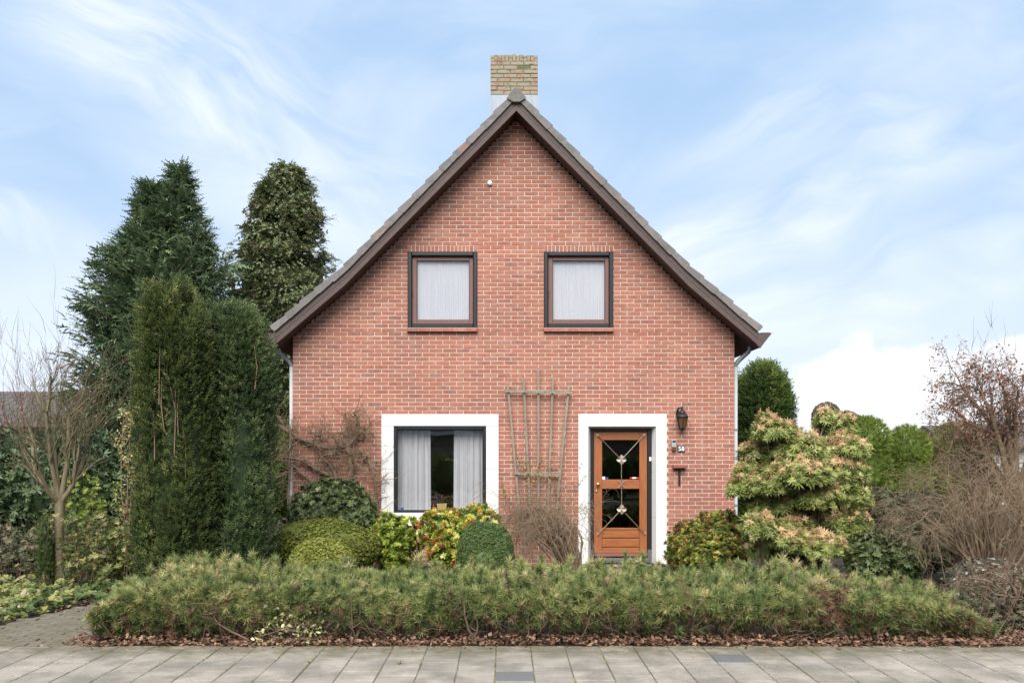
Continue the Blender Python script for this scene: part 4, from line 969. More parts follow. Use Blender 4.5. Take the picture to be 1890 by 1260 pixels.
# both ends and back
for sx, xe in ((-1, hx0), (1, hx1)):
    m_ = 420; yy = rng.uniform(8.6, 9.7, m_); zz = rng.uniform(.06, 1, m_) * .45; xx = xe - sx * (.02 + .30 * (zz / .5) ** 2 + rng.exponential(.06, m_))
    k2 = zz < htop(xx) + .02; P.append(np.stack([xx, yy, zz], 1)[k2]); Dn.append(np.stack([sx * np.ones(m_), rng.normal(-.2, .4, m_), rng.uniform(-.1, .8, m_)], 1)[k2])
m_ = 2200; xx = rng.uniform(hx0, hx1, m_); zz = rng.uniform(.15, .95, m_) * htop(xx); P.append(np.stack([xx, 9.85 + rng.normal(0, .05, m_), zz], 1)); Dn.append(np.stack([rng.normal(0, .4, m_), np.ones(m_), rng.uniform(.1, .9, m_)], 1))
P = np.concatenate(P); Dn = np.concatenate(Dn)
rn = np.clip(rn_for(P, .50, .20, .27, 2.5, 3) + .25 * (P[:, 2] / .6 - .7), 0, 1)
bt = VX + P[:, 0] * F / P[:, 1]; deadzone = ((abs(bt - 1528) < 38) & (P[:, 2] < .46) & (P[:, 2] > .15) & (lowf(P, 9, 31) > -.1)); dead = (rng.uniform(0, 1, len(P)) < .035 + .60 * np.clip(1 - P[:, 2] / .36, 0, 1)) | (deadzone & (rng.uniform(0, 1, len(P)) < .75))
fo = Fol(); fo.sc(T_pine, P[~dead], Dn[~dead], rng.uniform(.65, 1.2, (~dead).sum()), rn[~dead]); di = rng.uniform(0, 1, len(P)) < .28; Pi_ = P[di] + [0, .07, -.09]; Pi_[:, 2] = np.maximum(Pi_[:, 2], .03); fo.sc(T_pine, Pi_, Dn[di], rng.uniform(.7, 1.0, di.sum()), rng.uniform(0, .18, di.sum())); fo.build('foliage', M['pine'], hed)  # recessed copies coloured dark, painting the shade between the tufts
fo = Fol(); fo.sc(T_pine, P[dead], Dn[dead], rng.uniform(.7, 1.1, dead.sum()), rng.uniform(0, 1, dead.sum())); fo.build('dead_foliage', M['pine_dead'], hed)

# --- leaf litter
def litter(name, n, fx_, label, mat, smin=.025, smax=.062):
    x, y, z = fx_(n); d = unit(np.stack([rng.normal(size=n), rng.normal(size=n), rng.normal(0, .45, n)], 1)); sd_ = unit(np.cross(d, np.stack([rng.normal(0, .5, n), rng.normal(0, .5, n), np.ones(n)], 1)))
    L_ = rng.uniform(smin, smax, n); fo = Fol(); fo.put(*diamonds(np.stack([x, y, z], 1), d, sd_, L_, L_ * rng.uniform(.5, .85, n), .30), np.repeat(rng.uniform(0, 1, n), 4))
    o = fo.build(name, mat, None); return tag(o, label)
def fL(n):
    x = rng.uniform(hx0 - .2, hx1 + 1.8, n); y = 8.25 + np.abs(rng.normal(.12, .18, n)) + .09 * lowf(np.stack([x, x * 0, x * 0], 1), 6, 2); q = y > 9.8; y[q] = rng.uniform(8.3, 9.8, q.sum())
    return x, y, .0 + rng.uniform(0, .05, n) + .075 * np.clip(1 - abs(y - 8.55) / .25, 0, 1) * rng.uniform(0, 1, n) - .01 * (y > 8.3)
litter('leaf_litter', 5200, fL, 'fallen brown leaves lying under the pine hedge', M['dry_leaf'])
def fS(n):
    x = rng.uniform(-5, 5.3, n); return x, 8.24 - rng.exponential(.05, n), np.full(n, .006)
litter('fallen_leaves', 160, fS, 'few brown leaves blown on the edge of the paving', M['dry_leaf'], .02, .05)
def fG(n): return np.where(rng.uniform(0, 1, n) < .4, rng.uniform(-8, -4.3, n), rng.uniform(-9, 9, n)), rng.uniform(9.9, 14.2, n), rng.uniform(-.03, .02, n)
litter('bed_litter', 5000, fG, 'brown leaves scattered over the garden soil', M['dry_leaf'])
def fM(n):
    a = rng.integers(-15, 16, n); ln = rng.uniform(0, 1, n); col_ = rng.uniform(0, 1, n) < .5
    x = np.where(col_, -.0733 + .309 * a + rng.normal(0, .004, n), rng.uniform(-5, 5, n)); par = np.floor((x + .0733) / .309) % 2
    y = np.where(col_, rng.uniform(6.7, 8.2, n), 7.30 + .1545 * par + .309 * rng.integers(-2, 3, n) + rng.normal(0, .004, n)); k2 = lowf(np.stack([x, y, 0 * x], 1), 1.8, 4) > .05; y = np.where(k2, y, -3.0)
    return x, y, np.full(n, -.003)
x, y, z = fM(5200); kq = (y > 0) & (y < 8.22); x, y, z = x[kq], y[kq], z[kq]; n = len(x); fo = Fol(); d = unit(np.stack([rng.normal(0, .5, n), rng.normal(0, .5, n), np.ones(n)], 1)); fo.put(*diamonds(np.stack([x, y, z], 1), d, unit(np.cross(d, rng.normal(size=(n, 3)))), rng.uniform(.004, .012, n), rng.uniform(.003, .006, n)), np.repeat(rng.uniform(0, 1, n), 4))
tag(fo.build('moss', M['yew_gold'], None), 'moss growing in the joints of the pavement')
# weeds in the joints
for wx_, wy_ in ((570, 1222), (737, 1225), (1880, 1190), (630, 1193)):
    d_ = 1680 * 1.75 / (wy_ - 835); n = 16; fo = Fol(); dd, ss = dirs_ring(n, .45, .3); fo.put(*diamonds(np.tile([X(wx_, d_), d_, .0], (n, 1)), dd, ss, rng.uniform(.02, .05, n), rng.uniform(.006, .012, n)), np.repeat(rng.uniform(.4, 1, n), 4))
    tag(fo.build('weed', M['ground_leaf'], None, None), {570: 'tiny green weed tuft in a joint left of the middle', 737: 'flat yellow green weed on a paving slab', 1880: 'small weed at the right end of the pavement edge', 630: 'small leafy weed against the hedge foot'}[wx_], 'weed', group='weeds in the paving')

# --- generic leafy shrub from lobes
def shrub(name, label, cat, lobes, T, mat, n, size=(.8, 1.2), up=.3, rnd=(.5, .2, .2, 3.0), core=.8, inn=.78, out=1.05, jit=.45, group=None, zmin=-.02, extra=None, stems_=None, back=.55, corern=.12, crown='foliage'):
    c = np.mean([l[0] for l in lobes], 0); t_ = thing(name, label, cat, (float(c[0]), float(c[1]), 0), group)
    P, Nn = shell(lobes, n, inn, out, zmin=zmin, back=back); Dr = Nn + rng.normal(0, jit, P.shape) + np.array([0, 0, up])
    fo = Fol(); rr = rn_for(P, *rnd, seed=int(abs(c[0] * 100))); fo.sc(T, P, Dr, rng.uniform(*size, len(P)), rr)
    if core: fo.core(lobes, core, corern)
    fo.build(crown, mat, t_)
    if stems_:
        ol = []
        for i in range(stems_[0]):
            b = np.array([c[0] + rng.normal(0, stems_[1]), c[1] + rng.normal(0, stems_[1]), -.03]); k = rng.integers(len(lobes)); e = np.array(lobes[k][0]) + rng.normal(0, .3, 3) * lobes[k][1]
            mid = (b + e) / 2 + rng.normal(0, .05, 3); ol.append((np.array([b, (b + mid) / 2, mid, (mid + e) / 2, e]), np.linspace(stems_[2], stems_[2] * .3, 5), 0))
        tubes(ol, 'branches', M[stems_[3]], t_)
    return t_, P, Nn
def lob(px0, px1, py0, py1, d, dep=None):       # an ellipsoid that spans these outlines at distance d
    cx, cz = (X(px0, d) + X(px1, d)) / 2, (Z(py0, d) + Z(py1, d)) / 2; rx_, rz_ = (X(px1, d) - X(px0, d)) / 2, (Z(py0, d) - Z(py1, d)) / 2
    return ((cx, d, cz), (rx_, dep or min(rx_, 1.2), rz_))
# --- plumes: columnar yews made of upright shoots
def plumed(name, label, cat, x0, x1, yc, dep, zt, mat, npl, per, zb=0.05, group=None, taper=.025, T=None, pr=(.05, .10), size=(.95, 1.5), bare=0, dome=0):
    t_ = thing(name, label, cat, ((x0 + x1) / 2, yc, 0), group); cx = (x0 + x1) / 2; rx_ = (x1 - x0) / 2; fo = Fol(); lobes = []; Ps = []; Ds = []; rs = []
    ncol = max(7, int(6.283 * (rx_ + dep) / 2 / (pr[0] + pr[1]) / .86)); ca = np.arange(ncol) / ncol * 6.283 + rng.normal(0, .05, ncol); cb = rng.normal(0, .10, ncol); cr_ = rng.uniform(-.07, .05, ncol); ct = -np.abs(rng.normal(0, .16, ncol))
    for i in range(npl):
        kc = rng.integers(ncol)
        if math.sin(ca[kc]) > .3 and rng.uniform() < .6: kc = (ncol - kc) % ncol
        a = ca[kc] + rng.normal(0, .035)
        rr = (.97 + cr_[kc] + rng.normal(0, .02)) if i % 5 else rng.uniform(0, .8); h = rng.uniform(.45, 1.3); top = (zt(cx + rx_ * rr * math.cos(a)) if callable(zt) else zt) + (ct[kc] if i % 5 else 0)
        zc = rng.uniform(zb, top) if (i % 3 and i % 5) else top - rng.uniform(0, .3); zc = min(zc, top - h * .5 + rng.normal(0, .07)) ; r0 = rng.uniform(*pr)
        f = 1 - taper * (zc / top) ** 3; f2 = .93 if zc < .6 else 1
        cxx = cx + (rx_ - r0 * .9) * rr * f * f2 * math.cos(a); cyy = yc + (dep - r0) * rr * f * math.sin(a)
        hh = min(h, (top - zc) * 2 + .12); nn = int(per * r0 * hh * 10); u = rng.uniform(-1, 1, nn); ph = rng.uniform(0, 6.28, nn)
        w = r0 * np.sqrt(np.clip(1 - np.abs(u) ** 2.2, 0.01, 1)) * (1 - .35 * u); lean = rng.normal(0, .04, 2)
        P = np.stack([cxx + w * np.cos(ph) + lean[0] * u, cyy + w * np.sin(ph) + lean[1] * u, zc + u * hh / 2], 1)
        Dn = np.stack([np.cos(ph) * .8, np.sin(ph) * .8, .9 + 0 * ph], 1) + rng.normal(0, .3, (nn, 3)); Dn[:, 0] += .4 * math.cos(a); Dn[:, 1] += .4 * math.sin(a)
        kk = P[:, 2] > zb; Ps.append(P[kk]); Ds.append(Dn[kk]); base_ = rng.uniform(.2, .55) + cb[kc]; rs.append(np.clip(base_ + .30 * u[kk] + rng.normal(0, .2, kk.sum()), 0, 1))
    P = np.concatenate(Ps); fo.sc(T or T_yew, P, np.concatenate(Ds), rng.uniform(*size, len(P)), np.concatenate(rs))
    zt_ = zt(cx) if callable(zt) else zt
    fo.core([((cx, yc, zt_ * .46), (rx_ * .86, dep * .8, zt_ * .47))], .93, .0, 24, 16, .06); fo.core([((cx, yc, zt_ * .38), (rx_ * .92, dep * .84, zt_ * .46))], .9, .0, 24, 16, .06)  # darkest needle colour on the core paints the shaded crevices between plumes
    fo.build('foliage', mat, t_)
    st = []
    for i in range(bare):
        a = rng.uniform(-1.9, -.9); z0 = rng.uniform(zt_ * .35, zt_ * .72); xx = cx + rx_ * .88 * math.cos(a) + rng.normal(0, .05); yy = yc + dep * .93 * math.sin(a); l = rng.uniform(.5, 1.3); st.append((np.array([[xx, yy, z0], [xx + rng.normal(0, .02), yy - .02, z0 + l * .5], [xx + rng.normal(0, .04), yy, z0 + l]]), np.array([.011, .009, .004]), 0))
    st.append((np.array([[cx, yc, -.05], [cx, yc, zt_ * .5], [cx, yc, zt_ * .85]]), np.array([.09, .06, .02]), 0)); tubes(st, 'trunk', M['twig_tan'], t_)
    return t_
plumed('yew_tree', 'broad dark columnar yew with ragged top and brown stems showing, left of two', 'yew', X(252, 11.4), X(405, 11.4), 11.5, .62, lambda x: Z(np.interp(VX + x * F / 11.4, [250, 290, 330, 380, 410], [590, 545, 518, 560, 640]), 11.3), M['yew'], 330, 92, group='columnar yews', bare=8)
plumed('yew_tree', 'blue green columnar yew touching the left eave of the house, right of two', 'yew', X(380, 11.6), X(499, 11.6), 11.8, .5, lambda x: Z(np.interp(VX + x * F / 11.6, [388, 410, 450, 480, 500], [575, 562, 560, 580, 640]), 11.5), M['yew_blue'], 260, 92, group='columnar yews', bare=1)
plumed('yew_tree', 'tall columnar yew standing behind the right corner of the house', 'yew', X(1352, 19), X(1458, 19), 19, .75, lambda x: Z(np.interp(VX + x * F / 19, [1352, 1372, 1390, 1420, 1445, 1458], [690, 690, 672, 680, 690, 720]), 19), M['yew_gold'], 280, 34, group='columnar yews', pr=(.10, .2), size=(1.6, 2.2))
plumed('small_yew', 'small black green yew pillar beside the bare tree trunk', 'yew', X(70, 11.7), X(101, 11.7), 11.7, .11, Z(948, 11.7), M['yew'], 40, 70, pr=(.04, .06), size=(.6, .9))

# --- tall conifers behind
def conifer(name, label, x, y, top, Rz, mat, T, nb, size, tops=((0, 0),), droop=.1, spread=.55, base_r=.28, per=18, rb=.5, seed=0, core=True, upt=.15, rnm=(.5, .2, .2)):
    t_ = thing(name, label, 'conifer', (x, y, 0)); br = []; Ps = []; Ds = []; rs = []
    for (dx, dz) in tops: br.append((np.array([[x, y, -.1], [x + dx * .3, y, (top + dz) * .5], [x + dx * .9, y, (top + dz) * .8], [x + dx, y, top + dz]]), np.array([base_r, base_r * .7, base_r * .3, .02]), 0))
    for i in range(nb):
        dx, dz = tops[i % len(tops)]; tp = top + dz; z = tp * (1 - rng.uniform(0, 1) ** 1.25 * .97) ; a = rng.uniform(0, 6.283)
        if math.sin(a) > .2 and rng.uniform() < .4: a = -a
        rr = np.interp(z / tp, *Rz) * rng.uniform(.7, 1.12) * (1 if len(tops) == 1 or z < tp * .72 else .75)
        cx = x + dx * np.interp(z / tp, [0, .5, .8, 1], [0, .3, .9, 1]); d = np.array([math.cos(a), math.sin(a) * .8, upt]); p0 = np.array([cx, y, z - .12 * rr]); e = p0 + d * rr + np.array([0, 0, -droop * rr])
        mid = (p0 + e) / 2 + np.array([0, 0, -.06 * rr]); br.append((np.array([p0, mid, e]), np.array([.03 + .012 * rr, .02, .006]), 1)); m = int(per * (rr + .35))
        t = rng.uniform(.35, 1.0, m); sp_ = spread * (.35 + .45 * (1 - t)) * (rr * .55 + .15); P = p0 + (e - p0) * t[:, None] + rng.normal(0, 1, (m, 3)) * sp_[:, None] * [.55, .55, .38]
        P[:, 2] += -.12 * rr * np.sin(t * 3.14); Ps.append(P); Ds.append(d * 1.0 + rng.normal(0, .45, (m, 3)) + [0, 0, .15]); b_ = rng.uniform(.3, .7); rs.append(np.clip(b_ + .3 * (t - .7) + rng.normal(0, .15, m), 0, 1))
    P = np.concatenate(Ps); kk = P[:, 2] > .1; fo = Fol(); rs = np.concatenate(rs); Ds = np.concatenate(Ds)
    fo.sc(T, P[kk], Ds[kk], rng.uniform(*size, kk.sum()), rs[kk], flatdown=True)
    if core:
        for f in (.15, .3, .45, .6): w = np.interp(f, *Rz) * .62; fo.core([((x, y, top * f), (w, w * .8, top * .16))], 1, .05, 16, 9, .12)
    fo.build('foliage', mat, t_); tubes(br, 'trunk', M['vine_bark'], t_, thick=.03); return t_, P
conifer('cypress_tree', 'tall dark green cypress with feathery twin tops behind the yews', X(300, 22), 22, Z(318, 22), ([0, .12, .30, .5, .66, .8, .9, 1], [1.8, 2.0, 1.95, 1.85, 1.6, 1.05, .48, .03]), M['cypress'], T_cyp, 620, (.6, 1.1), tops=((.42, 0), (-.25, -.35)), droop=-.05, upt=.38, per=19)
t_, P_ = conifer('ivy_clad_conifer', 'olive green conifer overgrown with ivy, round headed, nearest the house roof', X(527, 24), 24, Z(306, 24), ([0, .2, .45, .6, .75, .88, .96, 1], [2.2, 2.2, 1.95, 1.65, 1.35, .95, .68, .42]), M['ivy_conifer'], T_ivyc, 640, (.7, 1.15), droop=.28, upt=.1, per=21)
Pi, Ni = shell([((X(527, 24) + math.sin(k * 2.1) * .35, 23.6, 8.7 - k * .78), (.42 + .13 * k, .55 + .14 * k, .55)) for k in range(8)], 6000, .85, 1.12, back=.1)
fo = Fol(); fo.sc([t_rosette(4, .052, .042, .4)], Pi, Ni + rng.normal(0, .5, Pi.shape), rng.uniform(.7, 1.2, len(Pi)), rn_for(Pi, .5, .25, .25, 2)); fo.build('ivy', M['ivy'], t_)

# --- left garden
lo = [lob(-90, 70, 792, 1010, 15, .9), lob(20, 170, 800, 1010, 15.2, .9), lob(120, 240, 800, 1010, 15.3, .9), lob(-260, -40, 785, 1010, 15, 1.0), lob(190, 262, 850, 1010, 15.4, .6)]
shrub('laurel_hedge', 'high glossy evergreen hedge closing the garden on the left', 'hedge', lo, T_lau, M['laurel'], 6500, (.75, 1.15), .15, jit=.6, back=.25, core=.86)
lo = [lob(492, 560, 782, 905, 16.2, .45), lob(486, 540, 850, 960, 16, .4)]
shrub('clipped_yew', 'clipped round topped yew seen between the columnar yew and the house wall', 'yew', lo, T_yew, M['yew_gold'], 3500, (1.0, 1.5), .2)
# brown spiraea-like dome and mixed underplanting
t_ = thing('brown_twig_shrub', 'low dome of fine reddish brown twigs under the hedge on the left', 'shrub', (X(200, 13), 13, 0)); ol = []
for i in range(130):
    a = rng.uniform(0, 6.28); r_ = rng.uniform(.2, 1); ol2 = []; grow(ol2, np.array([X(205, 13) + rng.normal(0, .15), 13 + rng.normal(0, .1), 0]), np.array([math.cos(a) * r_ * .9, math.sin(a) * r_ * .5, .9]), rng.uniform(.4, .62), .006, 0, dict(seg=5, wob=.12, g=[-.06, -.1], taper=.6, lv=1, kids=[6], t0=.3, ang=(.2, .7), len=(.35, .6), rmin=.003)); ol += ol2
tubes(ol, 'branches', M['twig_red'], t_)
def perennials(name, label, cat, cx0_, cx1_, d0, d1, n, mat, hz_=(.1, .5), T=None, size=(.5, 1.0), ns=60):
    t_ = thing(name, label, cat, ((X(cx0_, d0) + X(cx1_, d0)) / 2, (d0 + d1) / 2, 0)); st = []; P = []; 
    for i in range(ns):
        d = rng.uniform(d0, d1); x = rng.uniform(X(cx0_, d), X(cx1_, d)); h = rng.uniform(*hz_); e = np.array([x + rng.normal(0, .12), d + rng.normal(0, .1), h]); b = np.array([x, d, -.03]); st.append((np.array([b, (b + e) / 2 + rng.normal(0, .03, 3), e]), np.array([.005, .004, .002]), 0))
        m = n // ns; tt = rng.uniform(.25, 1.05, m)[:, None]; P.append(b + (e - b) * tt + rng.normal(0, .05, (m, 3)))
    P = np.concatenate(P); fo = Fol(); fo.sc(T or T_rho, P, rng.normal(0, .5, P.shape) + [0, -.3, .9], rng.uniform(*size, len(P)), rn_for(P, .5, .3, .3, 3)); fo.build('foliage', mat, t_); tubes(st, 'stems', M['twig_tan'], t_, kind='stuff')
perennials('leafy_perennials', 'yellowing leafy perennials growing between the bare tree and the yew', 'plants', 125, 262, 11.4, 13.2, 1500, M['ground_leaf'], (.25, .95), ns=90)
perennials('leafy_undergrowth', 'grey green undergrowth below the left hedge beside the small yew', 'plants', -30, 120, 12.6, 14, 1500, M['dull'], (.15, .8), ns=90)
perennials('green_weeds', 'fresh green leafy stems against the hedge above the yellowing perennials', 'plants', 120, 225, 13.6, 14.2, 600, M['thuja'], (.7, 1.35), ns=40)
perennials('dry_grasses', 'pale dry stems between the right yew and the round shrubs', 'plants', 486, 520, 12.2, 13.4, 500, M['straw'], (.2, .9), ns=60, size=(.3, .6))
# ground cover
def carpet(name, label, poly, n, mat, T, size, hz_=.1):
    lo_, hi_ = np.min(poly, 0), np.max(poly, 0); Q = rng.uniform(0, 1, (n * 3, 2)) * (hi_ - lo_) + lo_; ins = np.zeros(len(Q), bool)
    for i in range(len(poly)):
        (xa, ya), (xb_, yb_) = poly[i], poly[(i + 1) % len(poly)]; c = ((ya > Q[:, 1]) != (yb_ > Q[:, 1])) & (Q[:, 0] < (xb_ - xa) * (Q[:, 1] - ya) / (yb_ - ya + 1e-9) + xa); ins ^= c
    Q = Q[ins][:n]; P = np.stack([Q[:, 0], Q[:, 1], rng.uniform(0, hz_, len(Q)) * (1 + .8 * lowf(np.stack([Q[:, 0], Q[:, 1], 0 * Q[:, 0]], 1), 4, 2))], 1); fo = Fol()
    fo.sc(T, P, rng.normal(0, .35, P.shape) + [0, -.35, 1], rng.uniform(*size, len(P)), rn_for(P, .48, .35, .25, 3.5, 4)); o = fo.build(name, mat, None); tag(o, label)
carpet('ground_cover', 'low geranium leaves, green and yellow, edging the garden path', [(-7.6, 9.2), (-5.2, 9.1), (-4.92, 10.2), (-4.7, 11.2), (-4.5, 12), (-7.5, 12)], 1500, M['ground_leaf'], [t_rosette(6, .05, .045, .1), t_rosette(5, .06, .05, .3)], (.7, 1.5), .10)
carpet('bed_cover', 'low leaves growing on the soil between hedge and house', [(-4, 10.2), (7, 10.2), (7, 13.9), (-4, 13.9)], 3000, M['dull'], [t_rosette(6, .05, .03, .3)], (.6, 1.2), .06)
# --- bare pollarded tree
t_ = thing('bare_tree', 'small bare tree with upright knobbly branches beside the garden path', 'tree', (X(109, 11.8), 11.8, 0)); bx = X(109, 11.8); ol = []
tr_ = [(np.array([[bx, 11.8, -.08], [bx + .01, 11.8, .2], [bx, 11.8, .55], [bx + .01, 11.8, .9], [bx + .015, 11.8, Z(922, 11.8)]]), np.array([.085, .07, .062, .06, .066]), 0)]
for (e, n1) in (((60, 820), 4), ((85, 760), 4), ((128, 770), 4), ((165, 800), 3), ((140, 850), 3), ((75, 870), 2), ((100, 790), 3)):
    p0 = tr_[0][0][-1]; pe = PT(e[0], e[1], 11.8 + rng.uniform(-.35, .35)); mid = p0 * .45 + pe * .55 + np.array([(pe[0] - p0[0]) * .25, 0, -.08]); tr_.append((np.array([p0 - [0, 0, .04], (p0 + mid) / 2 + [0, 0, -.03], mid, (mid + pe) / 2, pe]), np.array([.045, .034, .028, .024, .022]), 0))
    for k in range(n1 * 2):
        grow(ol, (mid if k % 2 else pe) + rng.normal(0, .02, 3), (pe - p0) * [1, 1, .6] * 1.3 + rng.normal(0, .35, 3) + [0, 0, .55], rng.uniform(.36, .62), .013, 0, dict(seg=6, wob=.13, g=[.05, .05, .05], taper=.6, lv=2, kids=[5, 4], t0=.15, ang=(.3, .85), len=(.4, .75), rmin=.0032))
tubes(tr_, 'trunk', M['bark_grey'], t_); tubes(ol, 'branches', M['bark_green'], t_)
fo = Fol(); tp = np.array([o_[0][-1] for o_ in ol if o_[2] == 2]); tp = tp[(rng.uniform(0, 1, len(tp)) < .06)]; n = len(tp); fo.put(*diamonds(tp, unit(rng.normal(size=(n, 3)) + [0, 0, -.6]), unit(rng.normal(size=(n, 3))), rng.uniform(.05, .08, n), rng.uniform(.02, .035, n)), np.repeat(rng.uniform(.5, 1, n), 4)); fo.build('last_leaves', M['dead_leaf'], t_)
# yellow leafed birch sapling, thin tall twigs behind
t_ = thing('yellow_sapling', 'thin sapling with sparse yellow leaves just left of the yews', 'sapling', (X(240, 13.5), 13.5, 0)); ol = []
for i in range(4): grow(ol, np.array([X(240, 13.5) + rng.normal(0, .05), 13.5, 0]), np.array([rng.normal(0, .04), 0, 1]), 2.3, .014, 0, dict(seg=8, wob=.04, g=[.03, .0], taper=.7, lv=1, kids=[12], t0=.25, ang=(.3, .8), len=(.1, .18), rmin=.003))
tubes(ol, 'branches', M['twig_tan'], t_); tp = np.concatenate([o_[0][1:] for o_ in ol]); tp = tp[tp[:, 2] > .4]; tp = np.repeat(tp, 2, 0) + rng.normal(0, .03, (len(tp) * 2, 3)); n = len(tp)
fo = Fol(); fo.put(*diamonds(tp, unit(rng.normal(size=(n, 3)) + [0, 0, -.6]), unit(rng.normal(size=(n, 3))), rng.uniform(.03, .06, n), rng.uniform(.02, .035, n)), np.repeat(rng.uniform(0, 1, n), 4)); fo.build('leaves', M['yellow_leaf'], t_)
def bare(name, label, cat, px_, d, h, n, spread, mat, r0=.02, kids=(6, 5), leafmat=None, lf=.2, group=None, lv=2, rm=.004, ang=(.25, .7), wob=.09):
    t_ = thing(name, label, cat, (X(px_, d), d, 0), group); ol = []
    for i in range(n): grow(ol, np.array([X(px_, d) + rng.normal(0, spread * .3), d + rng.normal(0, spread * .2), -.1]), np.array([rng.normal(0, spread), rng.normal(0, spread * .6), 1]), h * rng.uniform(.55, .9), r0, 0, dict(seg=7, wob=wob, g=[.04, .04, .02], taper=.75, lv=lv, kids=list(kids), t0=.25, ang=ang, len=(.3, .55), rmin=rm))
    tubes(ol, 'branches', M[mat], t_, thick=.025)
    if leafmat:
        tp = np.array([o_[0][-1] for o_ in ol if o_[2] >= 1]); tp = tp[rng.uniform(0, 1, len(tp)) < lf]; n = len(tp); fo = Fol(); fo.put(*diamonds(tp, unit(rng.normal(size=(n, 3)) + [0, 0, -.4]), unit(rng.normal(size=(n, 3))), rng.uniform(.05, .09, n), rng.uniform(.03, .05, n)), np.repeat(rng.uniform(0, 1, n), 4)); fo.build('leaves', M[leafmat], t_)
    return t_
bare('bare_shrub', 'tall thin reddish bare shrub at the far left edge behind the hedge', 'shrub', 15, 18, 3.5, 12, .22, 'twig_red', .018, leafmat='dead_leaf', lf=.06, group='bare shrubs behind the left hedge')
bare('bare_shrub', 'bare brown shrub with a few rusty leaves behind the pollarded tree', 'shrub', 110, 19, 3.6, 12, .20, 'twig_brown', .018, leafmat='dead_leaf', lf=.12, group='bare shrubs behind the left hedge')
bare('bare_shrub', 'slender bare shrub with long upright whips left of the cypress', 'shrub', 172, 18, 4.6, 5, .10, 'twig_tan', .016, (5, 3), group='bare shrubs behind the left hedge')
# neighbour on the left
nb = thing('neighbour_house', 'low brown roofed neighbouring house just visible over the left hedge', 'house', (-19, 37, 0))
MB().box(-28, -15.2, 35, 41, 0, 2.9).build('wall', M['far_wall'], nb)
rf = MB().add([(-28.4, 34.4, 2.7), (-14.8, 34.4, 2.7), (-15.6, 38, 4.25), (-28.4, 38, 4.25), (-14.8, 41.6, 2.7), (-28.4, 41.6, 2.7)], [(0, 1, 2, 3), (3, 2, 4, 5), (1, 4, 2), (0, 3, 5), (0, 5, 4, 1)]).build('roof', M['far_roof'], nb)
mb_ = MB(); 
for r in range(10):
    for c in range(44):
        x_ = -28.3 + c * .3; z_ = 2.72 + r * .156; y_ = 34.38 + r * .36
        if x_ > -15.2: continue
        mb_.add([(x_, y_ - .02, z_ + .03), (x_ + .28, y_ - .02, z_ + .03), (x_ + .28, y_ + .36, z_ + .18), (x_, y_ + .36, z_ + .18), (x_, y_ - .02, z_ - .01), (x_ + .28, y_ - .02, z_ - .01)], [(0, 1, 2, 3), (4, 5, 1, 0)], rng.uniform())
mb_.build('tiling', M['far_roof'], rf)['kind'] = 'stuff'

# --- in front of the house, left of the door
lo = [lob(537, 690, 886, 1010, 13.55, .5), lob(545, 640, 905, 1010, 13.4, .5), lob(600, 692, 915, 1010, 13.4, .45)]
shrub('rhododendron', 'dark glossy dome shaped evergreen shrub under the bare climber', 'shrub', lo, T_rho, M['rhodo'], 4200, (.75, 1.15), .3, core=.88, rnd=(.5, .2, .22, 5))
lo = [lob(500, 640, 961, 1048, 12.6, .45), lob(535, 675, 957, 1040, 12.6, .45), lob(590, 702, 970, 1050, 12.6, .42)]
shrub('clipped_box', 'long flat topped clipped box shrub, the larger of the two on the left', 'shrub', lo, T_box, M['box'], 20000, (.8, 1.3), .5, inn=.93, out=1.02, core=.95, rnd=(.40, .2, .2, 6), group='clipped box shrubs', corern=.2, jit=.5, back=.3)
lo = [lob(537, 650, 994, 1075, 11.3, .38), lob(545, 600, 1000, 1080, 11.2, .3)]
shrub('clipped_box', 'small clipped box cushion in front of the long one', 'shrub', lo, T_box, M['box'], 12000, (.8, 1.3), .5, inn=.93, out=1.02, core=.95, rnd=(.85, .2, .2, 6), group='clipped box shrubs', corern=.25, jit=.5, back=.3)
lo = [lob(841, 951, 975, 1115, 11.5, .38), lob(845, 915, 966, 1070, 11.5, .34), lob(875, 947, 966, 1070, 11.5, .34), lob(855, 938, 964, 1040, 11.5, .32)]
shrub('box_ball', 'smooth dense clipped green ball in front of the red berried bush', 'shrub', lo, T_box, M['box_green'], 25000, (.6, .9), .2, inn=.97, out=1.01, core=.93, rnd=(.5, .12, .2, 6), corern=.35, jit=.45, back=.3)
lo = [lob(690, 745, 950, 1030, 13.0, .3), lob(722, 778, 955, 1040, 13.0, .3), lob(700, 765, 975, 1060, 12.9, .3)]
shrub('skimmia', 'yellow green skimmia bush below the ground floor window', 'shrub', lo, T_ski, M['skim'], 620, (.75, 1.15), .8, core=.7, rnd=(.45, .2, .25, 6), stems_=(10, .15, .012, 'twig_brown'), group='skimmias', corern=0)
lo = [lob(776, 850, 940, 1010, 12.8, .33), lob(825, 922, 935, 1000, 12.8, .33), lob(790, 880, 960, 1050, 12.7, .36)]
t_, P, Nn = shrub('skimmia', 'pale yellow green skimmia covered with red berries below the window', 'shrub', lo, T_ski, M['skim'], 950, (.75, 1.15), .8, core=.72, rnd=(.62, .2, .25, 6), stems_=(12, .2, .012, 'twig_brown'), group='skimmias', corern=0)
fo = Fol(); q = (Nn[:, 1] < .5) & (rng.uniform(0, 1, len(P)) < .42); Pq = np.repeat(P[q] + Nn[q] * .045, 7, 0) + rng.normal(0, .016, (q.sum() * 7, 3)); n = len(Pq)
